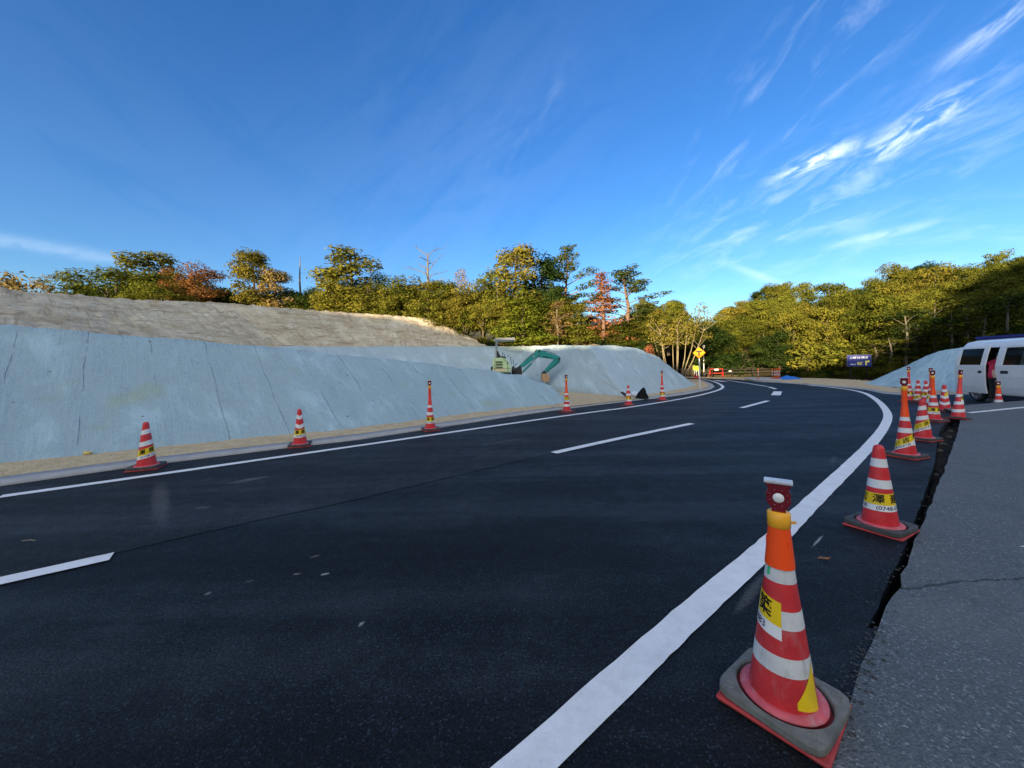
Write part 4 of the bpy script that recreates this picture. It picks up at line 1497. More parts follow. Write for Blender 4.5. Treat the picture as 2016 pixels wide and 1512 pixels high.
# canopy
ca = MB()
a, b = E(275, 215), E(790, 150)
ca.prism([(a[0], a[1]), (b[0] - .0, a[1] + .02), (b[0], b[1] - .02), (b[0] - .02, b[1]), (a[0] + .12, b[1] - .01), (a[0], a[1] + .05)], -.6, .6)
ca.build('canopy', M_exg, ex, bevel=.02)
for sy in (-.5, .5):
    MB().tube([(E(312, 635)[0], sy, E(312, 635)[1]), (E(322, 420)[0], sy, E(322, 420)[1]), (E(335, 290)[0], sy, E(335, 290)[1]), (E(365, 245)[0], sy, E(365, 245)[1]), (E(430, 215)[0], sy, E(430, 215)[1])], .032, 10).build('canopy_post', M_exg, ex)
MB().prism([E(335, 640), E(340, 470), E(362, 440), E(385, 500), E(425, 585), E(560, 600), E(560, 650)], -.25, .25).build('seat', M_exd, ex, bevel=.03)
lv = MB()
for x0, y0, x1, y1, sy in ((480, 600, 487, 495, -.3), (520, 600, 530, 545, -.2), (600, 610, 640, 565, .1), (700, 800, 672, 600, .2), (745, 800, 735, 670, -.2), (770, 830, 822, 770, -.1)):
    a, b = E(x0, y0), E(x1, y1)
    lv.tube([(a[0], sy, a[1]), (b[0], sy, b[1])], [.014, .02], 6)
lv.build('control_lever', M_exd, ex)
MB().prism([E(690, 960), E(705, 850), E(760, 830), E(790, 960)], -.35, .35).prism([E(690, 1040), E(690, 940), E(860, 850), E(935, 860), E(960, 1000), E(950, 1050)], -.12, .12).build('swing_bracket', M_exd, ex, bevel=.02)
MB().prism([E(890, 860), E(910, 800), E(1250, 540), E(1340, 450), E(1400, 430), E(1460, 480), E(1880, 620), E(1915, 650), E(1890, 710), E(1740, 690), E(1420, 640), E(1340, 620), E(1240, 690), E(1020, 850), E(945, 880)], -.11, .11).build('boom', M_teal, ex, bevel=.02)
MB().prism([E(1850, 610), E(1905, 640), E(1900, 740), E(1640, 960), E(1540, 1010), E(1500, 985), E(1520, 930), E(1700, 740)], -.085, .085).build('arm', M_teal, ex, bevel=.02)


def ram(p0, p1, r1=.05, parent=ex):
    a, b = E(*p0), E(*p1)
    A, B_ = Vector((a[0], 0, a[1])), Vector((b[0], 0, b[1]))
    c = MB().tube([A, A.lerp(B_, .6)], r1, 12).build('cylinder', M_teal, parent)
    MB().tube([A.lerp(B_, .58), B_], r1 * .5, 10).build('ram', M_chr, c)


hz = MB()
for sy, dz in ((-.07, .02), (-.03, .035), (.04, .025)):
    hz.tube([(E(930, 800)[0], sy, E(930, 800)[1]), (E(1060, 690)[0], sy, E(1060, 690)[1] + dz), (E(1250, 535)[0], sy, E(1250, 535)[1] + dz), (E(1340, 440)[0], sy, E(1340, 440)[1] + dz)], .016, 6)
hz.tube([(E(1450, 470)[0], -.05, E(1450, 470)[1]), (E(1650, 520)[0], -.05, E(1650, 520)[1] + .03), (E(1800, 590)[0], -.05, E(1800, 590)[1] + .03)], .016, 6)
hz.tube([(E(1890, 700)[0], -.095, E(1890, 700)[1]), (E(1760, 830)[0], -.095, E(1760, 830)[1]), (E(1620, 950)[0], -.095, E(1620, 950)[1])], .013, 6)
hz.build('hydraulic_hose', M_exd, ex)
for x0, y0, r0 in ((1385, 490, .055), (1370, 600, .045), (1870, 680, .06), (1500, 990, .05), (900, 850, .06), (1590, 985, .04)):
    a = E(x0, y0)
    MB().tube([(a[0], -.135, a[1]), (a[0], .135, a[1])], r0, 12).build('pivot_pin', M_exd, ex)
pnl = MB()
a, b = E(255, 960), E(600, 660)
pnl.tube([(E(500, 650)[0], -.628, E(500, 650)[1]), (E(590, 740)[0], -.628, E(590, 740)[1]), (E(610, 960)[0], -.628, E(610, 960)[1])], .010, 6).tube([(E(300, 645)[0], -.628, E(300, 645)[1]), (E(295, 960)[0], -.628, E(295, 960)[1])], .008, 6).tube([(E(250, 880)[0], -.628, E(250, 880)[1]), (E(660, 890)[0], -.628, E(660, 890)[1])], .008, 6)
pnl.box((E(605, 760)[0], -.632, E(605, 760)[1]), (.05, .02, .09))
pnl.build('panel_gap', M_exd, ex)
ram((970, 990), (1345, 625), .055)
ram((1395, 470), (1890, 625), .045)
ram((1890, 750), (1590, 985), .04)
bk = MB().prism([E(1425, 1070), E(1450, 1040), E(1590, 1050), E(1625, 1110), E(1615, 1235), E(1560, 1250), E(1430, 1200)], -.24, .24)
bkt = bk.build('bucket', M_buck, ex, bevel=.03)
tt_ = MB()
for k in range(4):
    y = -.2 + k * .133
    a = E(1470 + 0, 1225)
    tt_.box((a[0] + .06, y, a[1] - .05), (.05, .05, .14))
tt_.build('bucket_teeth', M_exg, bkt)
MB().prism([E(1425, 1080), E(1440, 1020), E(1500, 960), E(1560, 1000), E(1545, 1060), E(1500, 1030)], -.06, .06).build('linkage', M_exd, ex)
dl = MB()
A = Matrix.Translation((E(1585, 640)[0], -.113, E(1585, 640)[1])) @ Matrix.Rotation(R(11), 4, 'Y')
text_into(dl, 'KOBELCO', .105, lambda u, v: A @ Vector((u, 0, v)), .004)
dl.build('lettering', M_ink, ex)
dw = MB()
A2 = Matrix.Translation((E(1250, 610)[0], -.113, E(1250, 610)[1])) @ Matrix.Rotation(R(-38), 4, 'Y')
text_into(dw, '20', .13, lambda u, v: A2 @ Vector((u, 0, v)), .004)
dw.build('model_number', M_bwht, ex)
for sy in (-1, 1):
    tr = MB()
    pts = []
    for k in range(13):
        w = math.pi / 2 + math.pi * k / 12
        pts.append((-.62 + .21 * math.cos(w), .22 + .21 * math.sin(w)))
    for k in range(13):
        w = -math.pi / 2 + math.pi * k / 12
        pts.append((.62 + .21 * math.cos(w), .22 + .21 * math.sin(w)))
    tr.prism(pts, sy * .62 - .14, sy * .62 + .14)
    tk = tr.build('crawler_track', M_exd, ex)
    for k in range(5):
        MB().lathe([(.001, -.16), (.10, -.16), (.12, -.15), (.12, .15), (.10, .16), (.001, .16)], 16, Matrix.Translation((-.6 + .3 * k, sy * .62, .22)) @ Matrix.Rotation(math.pi / 2, 4, 'X')).build('roller', M_teal, tk)
MB().box((.0, 0, .42), (.9, .9, .16)).build('undercarriage', M_exd, ex)
MB().box((1.15, 0, .22), (.07, 1.4, .34)).box((.95, -.3, .25), (.5, .08, .08)).box((.95, .3, .25), (.5, .08, .08)).build('dozer_blade', M_teal, ex)

# ================================================================ white van
vd = Vector((-.316, -.949, 0)).normalized()
vy = Vector((-vd.y, vd.x, 0))
vo = Vector((14.87, 11.9, 0)) + vy * .66
van = empty('parked_van', vo, math.atan2(vd.y, vd.x))
tag(van, 'small white van with its side sliding door open', 'van')
mv, vt, vb = newmat('van_white', (.80, .80, .79), .25)
vb.inputs['Coat Weight'].default_value = .5
co_ = vt.add('ShaderNodeTexCoord').outputs['Object']
vt.put(vb.inputs['Base Color'], vt.mix(vt.step(vt.noise(co_, 3, 5), .4, .75), (.84, .84, .83), (.76, .76, .75)))
mg_, gt_, gb_ = newmat('van_glass', (.008, .010, .012), .06)
gb_.inputs['Alpha'].default_value = 0.45
gb_.inputs['Specular IOR Level'].default_value = .25
mtint, t2, tb2 = newmat('van_glass_dark', (.004, .005, .006), .12, 0, .12)
zs = [(-.690, .26), (-.725, .50), (-.735, .82), (-.730, 1.13), (-.665, 1.45), (-.605, 1.69), (-.585, 1.77), (-.50, 1.88), (-.26, 1.945), (0, 1.96)]
sec = zs + [(-a, b) for a, b in reversed(zs[:-1])]
xsv = [-.66, -.645, -.58, -.45, -.02, .42, .74, .80, .93, 1.00, 1.30, 1.66, 1.72, 2.0, 2.35, 2.72]


def vpt(i, x, y, z):
    if i <= 2:
        f = (.955, .985, 1.0)[i]
        y, z = y * f, .26 + (z - .26) * (f if z > 1.5 else 1)
        x += .05 * max(0, z - 1.1) * (1 if i < 3 else 0)
    if x > 2.2:
        x -= (x - 2.2) * 1.15 * max(0, z - 1.05)
    return (x, y, z)


vs = [vpt(i, x, y, z) for i, x in enumerate(xsv) for (y, z) in sec]
nsec = len(sec)
fs, gl = [], []
for i in range(len(xsv) - 1):
    xm = (xsv[i] + xsv[i + 1]) / 2
    for k in range(nsec - 1):
        near = k < 9
        kk = k if near else nsec - 2 - k
        quad = (i * nsec + k, i * nsec + k + 1, (i + 1) * nsec + k + 1, (i + 1) * nsec + k)
        if near and -.1 < xm < .74 and kk < 5:
            continue
        if near and .74 < xm < .93 and kk < 1:
            continue
        if kk in (3, 4) and ((.95 < xm < 1.70 and xm > 1.0) or (2.0 < xm < 2.3 and False)):
            continue
        if not near and kk in (3, 4) and -.1 < xm < .74:
            continue
        if kk < 1 and 1.72 < xm < 2.35:
            continue
        fs.append(quad)
n0 = len(xsv) - 1
fs.append(tuple(range(nsec)))
fs.append(tuple(n0 * nsec + k for k in range(nsec - 1, -1, -1)))
mb = MB()
mb._add(vs, fs, True)
bod = mb.build('body', mv, van)
sm_ = bod.modifiers.new('edge', 'EDGE_SPLIT')
sm_.split_angle = R(25)


def ys(z):
    for (y0, z0), (y1, z1) in zip(zs[:-1], zs[1:]):
        if z0 <= z <= z1:
            return y0 + (y1 - y0) * (z - z0) / (z1 - z0)
    return -.6


def side_panel(name, x0, x1, z0, z1, off, m, parent, hole=None, th=.03, side=1, bevel=.008):
    zl = sorted(set([z0, z1] + [b for a, b in zs if z0 < b < z1] + ([hole[2], hole[3]] if hole else [])))
    xl = sorted(set([x0, x1] + ([hole[0], hole[1]] if hole else [])))
    vs = [(x, side * (ys(z) - off), z) for x in xl for z in zl]
    m_ = len(zl)
    fs = []
    for i in range(len(xl) - 1):
        for k in range(m_ - 1):
            if hole and hole[0] <= xl[i] < hole[1] and hole[2] <= zl[k] < hole[3]:
                continue
            fs.append((i * m_ + k, (i + 1) * m_ + k, (i + 1) * m_ + k + 1, i * m_ + k + 1))
    o = MB()._add(vs, fs).build(name, m, parent)
    sdm = o.modifiers.new('thickness', 'SOLIDIFY')
    sdm.thickness = th
    sdm.offset = 0
    if bevel:
        bv = o.modifiers.new('bevel', 'BEVEL')
        bv.width = bevel
        bv.segments = 2
        bv.limit_method = 'ANGLE'
        bv.angle_limit = R(50)
    return o


sdoor = side_panel('sliding_door', -.60, .53, .27, 1.73, .075, mv, van, hole=(-.44, .36, 1.15, 1.66))
side_panel('window', -.45, .37, 1.14, 1.67, .075, mtint, sdoor, th=.008, bevel=0)
MB().box((.36, ys(.94) - .098, .94), (.115, .02, .075)).build('handle', M_exd, sdoor, bevel=.008)
MB().box((-.085, ys(.80) - .091, .80), (1.02, .012, .012)).box((-.085, ys(.45) - .089, .46), (1.02, .012, .02)).build('crease', mv, sdoor)
fd_ = side_panel('front_door', .775, 1.72, .29, 1.735, .012, mv, van, hole=(.99, 1.66, 1.15, 1.66), th=.02)
gw = side_panel('window', .985, 1.665, 1.145, 1.665, .008, mg_, fd_, th=.006, bevel=0)
MB().box((1.07, ys(.94) - .026, .94), (.23, .02, .085)).build('handle', M_exd, fd_, bevel=.008)
MB().box((1.25, ys(.80) - .024, .80), (.93, .012, .012)).build('crease', mv, fd_)
# inside
M_int = paint('van_interior', (.05, .05, .05), .8)
MB().box((1.0, 0, .33), (3.2, 1.34, .04)).box((-.56, 0, 1.0), (.04, 1.3, 1.4)).build('interior', M_int, van)
MB().box((.35, .25, 1.05), (.9, .5, .03)).box((.35, .25, 1.38), (.9, .5, .03)).box((.35, .25, .72), (.9, .5, .03)).box((-.09, .25, .9), (.03, .5, 1.1)).box((.79, .25, .9), (.03, .5, 1.1)).build('shelf', paint('shelf_grey', (.30, .29, .27), .7), van)
for (x, z, w, h, c) in ((.1, 1.13, .25, .14, (.3, .28, .25)), (.5, 1.15, .3, .18, (.05, .07, .12)), (.2, 1.47, .3, .16, (.12, .1, .09)), (.6, .82, .25, .18, (.35, .3, .25)), (.25, .8, .3, .14, (.05, .05, .06))):
    MB().box((x, .2, z), (w, .35, h)).build('toolbox', paint('toolbox_%d' % int(c[0] * 100), c, .7), van, bevel=.01)
for x, c in ((1.25, (.04, .04, .045)), (1.25, (.04, .04, .045))):
    pass
MB().box((1.35, -.32, .72), (.5, .46, .14)).box((1.08, -.32, 1.05), (.14, .44, .6)).box((1.06, -.32, 1.44), (.1, .22, .18)).build('seat', paint('seat_grey', (.06, .065, .07), .9), van, bevel=.03)
cu = MB()
cv = []
for i in range(17):
    x = 1.42 + .24 * i / 16
    for z in (1.12, 1.70):
        cv.append((x, ys(min(z, 1.69)) + .05 + .015 * math.sin(i * 2.2), z))
cu._add(cv, [(2 * i, 2 * i + 2, 2 * i + 3, 2 * i + 1) for i in range(16)], True)
cu.build('curtain', paint('curtain_mint', (.42, .62, .55), .8), van)
# step in the doorway
st = MB()
for k in range(3):
    st.box((.84, -.60 - .02 * k, .30 + .065 * k), (.2, .10, .02))
st.build('step', paint('step_grey', (.4, .4, .4), .5), van)


def wheel(x, side):
    w = empty('wheel', (x, side * .62, .285))
    w.parent = van
    M = Matrix.Rotation(math.pi / 2, 4, 'X')
    MB().lathe([(.19, -.075), (.255, -.085), (.282, -.06), (.285, 0), (.282, .06), (.255, .085), (.19, .075)], 36, M, close=True).build('tyre', M_exd, w)
    rm = MB().lathe([(.19, -.07), (.17, -.055), (.165, .05), (.19, .07)], 30, M)
    for k in range(8):
        a = 2 * math.pi * k / 8
        rm.box((.095 * math.cos(a), -.055 * -side, .095 * math.sin(a)), (.17, .02, .022), rot=Matrix.Rotation(-a, 3, 'Y'))
    rm.lathe([(.001, .065), (.04, .06), (.045, .04), (.045, -.065), (.001, -.065)], 16, M)
    rm.build('rim', paint('rim_silver', (.5, .5, .52), .3, metal=.6), w)


for x in (0, 2.15):
    for s in (-1, 1):
        wheel(x, s)
MB().box((-.67, 0, .36), (.08, 1.36, .22)).build('rear_bumper', mv, van, bevel=.03)
for s in (-1, 1):
    MB().box((-.655, s * .62, .80), (.05, .12, .30)).build('tail_light', paint('tail_red', (.45, .01, .01), .2), van, bevel=.02)
    MB().box((2.70, s * .52, .72), (.06, .26, .18)).build('headlight', paint('headlight_clear', (.7, .72, .74), .1), van, bevel=.03)
# blue container behind the van
cn = empty('storage_container', Vector((17.6, 13.1, 0)), R(-3))
tag(cn, 'blue metal storage container standing behind the white van', 'container')
mb = MB().box((2.2, 0, 1.14), (4.4, 2.0, 1.9))
for k in range(22):
    mb.box((.1 + k * .2, -1.012, 1.14), (.09, .03, 1.7))
mb.build('body', paint('container_blue', (.018, .030, .20), .5, var=.12), cn)
MB().box((2.2, 0, 2.125), (4.46, 2.06, .07)).build('roof', paint('container_lid', (.02, .035, .22), .5), cn)

# ================================================================ person at the van door
pl = empty('person', vo + vd * .68 - vy * .70, math.atan2(vd.y, vd.x))
tag(pl, 'person in a dark red jacket and black trousers leaning into the van doorway', 'person')


def skin(name, verts, edges, radii, m, parent, root=0, sub=2):
    me = bpy.data.meshes.new(name)
    me.from_pydata(verts, edges, [])
    o = bpy.data.objects.new(name, me)
    COL.objects.link(o)
    o.parent = parent
    sk = o.modifiers.new('skin', 'SKIN')
    me.update()
    if not me.skin_vertices:
        bpy.context.view_layer.objects.active = o
    for i, r_ in enumerate(radii):
        d = me.skin_vertices[0].data[i]
        d.radius = (r_, r_) if not isinstance(r_, tuple) else r_
        d.use_root = (i == root)
    ss = o.modifiers.new('sub', 'SUBSURF')
    ss.levels = ss.render_levels = sub
    me.materials.append(m)
    return o


M_skin = paint('skin_tone', (.50, .32, .23), .6, var=.05)
pv = [(0, .0, .84), (-.04, .05, .98), (-.10, .11, 1.12), (-.16, .17, 1.24), (-.20, .22, 1.29), (-.22, .26, 1.34), (-.27, .32, 1.41), (-.30, .37, 1.47),
      (-.10, .0, .80), (-.11, .03, .47), (-.11, -.02, .09), (-.11, .10, .04), (.10, .0, .80), (.12, -.01, .47), (.12, -.06, .09), (.12, .06, .04),
      (-.32, .10, 1.17), (-.38, .22, .98), (-.33, .44, .98), (-.32, .52, .99), (.02, .24, 1.19), (.06, .36, 1.02), (-.02, .56, 1.02), (-.03, .64, 1.03)]
pe = [(0, 1), (1, 2), (2, 3), (3, 4), (4, 5), (5, 6), (6, 7), (0, 8), (8, 9), (9, 10), (10, 11), (0, 12), (12, 13), (13, 14), (14, 15), (3, 16), (16, 17), (17, 18), (18, 19), (3, 20), (20, 21), (21, 22), (22, 23)]
pr_ = [.13, .12, .13, .11, .055, .075, .095, .07, .09, .062, .04, .035, .09, .062, .04, .035, .055, .042, .03, .032, .055, .042, .03, .032]
for hx_, b_ in ((-.15, 19), (.15, 23)):
    for f in range(5):
        i0 = len(pv)
        off_ = (-.03 + .018 * f) if f < 4 else (.045 if hx_ < 0 else -.045)
        ln_ = (.06, .075, .08, .07, .045)[f]
        x0, y0, z0 = pv[b_]
        pv += [(x0 + off_, y0 + ln_ * .6, z0 + .005), (x0 + off_ * 1.1, y0 + ln_, z0 - .015)]
        pe += [(b_, i0), (i0, i0 + 1)]
        pr_ += [.0095, .008]
skin('body', pv, pe, pr_, M_skin, pl)
M_jk = paint('jacket_crimson', (.42, .012, .05), .75, var=.2, scale=7)
M_tr = paint('trousers_black', (.012, .012, .013), .85, var=.3)
skin('jacket', [(0, -.02, .68), (-.03, .04, .92), (-.10, .11, 1.12), (-.16, .17, 1.25), (-.195, .215, 1.285), (-.32, .10, 1.18), (-.38, .22, .99), (-.34, .41, .98), (.02, .24, 1.20), (.06, .36, 1.03), (-.01, .53, 1.02)],
     [(0, 1), (1, 2), (2, 3), (3, 4), (3, 5), (5, 6), (6, 7), (3, 8), (8, 9), (9, 10)], [.155, .15, .155, .12, .075, .075, .06, .045, .075, .06, .045], M_jk, pl)
skin('trousers', [(0, .0, .80), (-.09, .0, .74), (-.10, .03, .47), (-.11, -.02, .10), (.09, .0, .74), (.11, -.01, .47), (.12, -.06, .10)], [(0, 1), (1, 2), (2, 3), (0, 4), (4, 5), (5, 6)],
     [.095, .10, .08, .062, .10, .08, .062], M_tr, pl)
for s, y in ((-.11, 0), (.12, -.04)):
    MB().prism([(-.13 + y, 0), (.16 + y, 0), (.17 + y, .04), (.06 + y, .09), (-.05 + y, .12), (-.12 + y, .10)], s - .05, s + .05, axis='x').build('shoe', M_exd, pl, bevel=.02)
hb = bmesh.new()
bmesh.ops.create_uvsphere(hb, u_segments=20, v_segments=14, radius=.112)
for v in list(hb.verts):
    v.co += Vector((-.28, .33, 1.44))
bmesh.ops.delete(hb, geom=[v for v in hb.verts if v.co.y > .36 and v.co.z < 1.43], context='VERTS')
me = bpy.data.meshes.new('hair')
hb.to_mesh(me)
hb.free()
me.materials.append(M_exd)
ho = bpy.data.objects.new('hair', me)
COL.objects.link(ho)
ho.parent = pl
# ================================================================ trees


def m_leaf(name, c1, c2, c3, trans=0.36):
    m = bpy.data.materials.new(name)
    m.use_nodes = True
    nt = NT(m.node_tree)
    nt.n.remove(m.node_tree.nodes['Principled BSDF'])
    out = m.node_tree.nodes['Material Output']
    geo = nt.add('ShaderNodeNewGeometry')
    oi = nt.add('ShaderNodeObjectInfo')
    co = nt.add('ShaderNodeTexCoord').outputs['Object']
    big = nt.noise(co, 0.9, 3, 0.6)
    f = nt.math('ADD', nt.math('MULTIPLY', geo.outputs['Random Per Island'], 0.35), nt.math('MULTIPLY', nt.step(big, 0.3, 0.7), 0.65))
    col = nt.ramp(f, [(0.0, c1), (0.5, c2), (1.0, c3)])
    hs = nt.add('ShaderNodeHueSaturation')
    nt.put(hs.inputs['Hue'], nt.math('ADD', nt.math('MULTIPLY', oi.outputs['Random'], 0.024), 0.488))
    nt.put(hs.inputs['Value'], nt.math('ADD', nt.math('MULTIPLY', nt.math('FRACT', nt.math('MULTIPLY', oi.outputs['Random'], 7.3)), 0.32), 0.84))
    nt.put(hs.inputs['Color'], col)
    d = nt.add('ShaderNodeBsdfDiffuse')
    t = nt.add('ShaderNodeBsdfTranslucent')
    nt.put(d.inputs['Color'], hs.outputs[0])
    nt.put(t.inputs['Color'], hs.outputs[0])
    mx = nt.add('ShaderNodeMixShader')
    mx.inputs[0].default_value = trans
    nt.l.new(d.outputs[0], mx.inputs[1])
    nt.l.new(t.outputs[0], mx.inputs[2])
    nt.l.new(mx.outputs[0], out.inputs['Surface'])
    return m


ML = {
    'olive': m_leaf('leaf_olive', (.046, .058, .010), (.105, .112, .017), (.165, .155, .023)),
    'gold': m_leaf('leaf_gold', (.060, .066, .012), (.128, .122, .020), (.195, .170, .027)),
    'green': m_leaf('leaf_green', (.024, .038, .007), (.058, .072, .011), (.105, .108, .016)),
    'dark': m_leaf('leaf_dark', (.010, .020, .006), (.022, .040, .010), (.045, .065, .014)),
    'bright': m_leaf('leaf_bright', (.045, .065, .008), (.095, .115, .013), (.15, .155, .018)),
    'rust': m_leaf('leaf_rust', (.07, .032, .012), (.135, .060, .022), (.20, .095, .035)),
    'orange': m_leaf('leaf_orange', (.15, .060, .024), (.27, .115, .05), (.36, .17, .08)),
    'straw': m_leaf('leaf_straw', (.12, .085, .03), (.22, .16, .06), (.30, .22, .09)),
    'pine': m_leaf('leaf_pine', (.020, .036, .012), (.050, .070, .018), (.095, .105, .025)),
}
M_bark = paint('bark_brown', (.06, .045, .03), .9, var=.3, scale=6)
M_bgrey = paint('bark_grey', (.085, .075, .06), .9, var=.25, scale=6)
M_bpale = paint('bark_pale', (.15, .125, .075), .85, var=.2, scale=6)
M_bred = paint('bark_reddish', (.10, .06, .04), .9, var=.25, scale=6)


def leaf_mesh(name, clumps, per, size, seed, up=0.35, flat=0.0, fill=0.35, aspect=0.55):
    """foliage: every clump is an ellipsoid shell of small leaf sprays; returns a mesh"""
    rng = np.random.default_rng(seed)
    C, RAD = [], []
    V = []
    for (cx, cy, cz, rx, ry, rz) in clumps:
        n = max(6, int(per * (rx * ry + ry * rz + rx * rz) / 3))
        d = rng.normal(size=(n, 3))
        d /= np.linalg.norm(d, axis=1)[:, None]
        # lumpy shell
        k = 1 + 0.22 * np.sin(d @ rng.normal(size=3) * 5 + rng.random() * 6) + 0.15 * np.sin(d @ rng.normal(size=3) * 9)
        rad = (1 - fill * rng.random(n) ** 1.6) * k
        pos = d * rad[:, None] * np.array([rx, ry, rz]) + np.array([cx, cy, cz])
        nrm = d / np.array([rx, ry, rz])
        nrm /= np.linalg.norm(nrm, axis=1)[:, None]
        nrm = nrm + rng.normal(size=(n, 3)) * 0.38 + np.array([0, 0, up])
        nrm /= np.linalg.norm(nrm, axis=1)[:, None]
        a = np.cross(nrm, rng.normal(size=(n, 3)))
        a /= np.linalg.norm(a, axis=1)[:, None]
        b = np.cross(nrm, a)
        s = size * (0.55 + 0.9 * rng.random(n))[:, None]
        V.append(np.stack([pos - a * s, pos - b * s * aspect + a * s * .1, pos + a * s, pos + b * s * aspect - a * s * .15 + nrm * s * .25], axis=1))
    V = np.concatenate(V).reshape(-1, 3)
    nq = len(V) // 4
    me = bpy.data.meshes.new(name)
    me.vertices.add(len(V))
    me.vertices.foreach_set('co', V.astype(np.float32).ravel())
    me.loops.add(nq * 4)
    me.loops.foreach_set('vertex_index', np.arange(nq * 4, dtype=np.int32))
    me.polygons.add(nq)
    me.polygons.foreach_set('loop_start', np.arange(0, nq * 4, 4, dtype=np.int32))
    me.polygons.foreach_set('loop_total', np.full(nq, 4, dtype=np.int32))
    me.update(calc_edges=True)
    return me


def limb(mb, a, b, r0, r1, rng, bend=.12, n=5, sides=6):
    a, b = Vector(a), Vector(b)
    L = (b - a).length
    pts, rs = [], []
    o = Vector((rng.uniform(-1, 1), rng.uniform(-1, 1), rng.uniform(-.3, 1))) * L * bend
    for i in range(n):
        t = i / (n - 1)
        pts.append(a.lerp(b, t) + o * math.sin(math.pi * t))
        rs.append(r0 + (r1 - r0) * t)
    mb.tube(pts, rs, sides)
    return pts


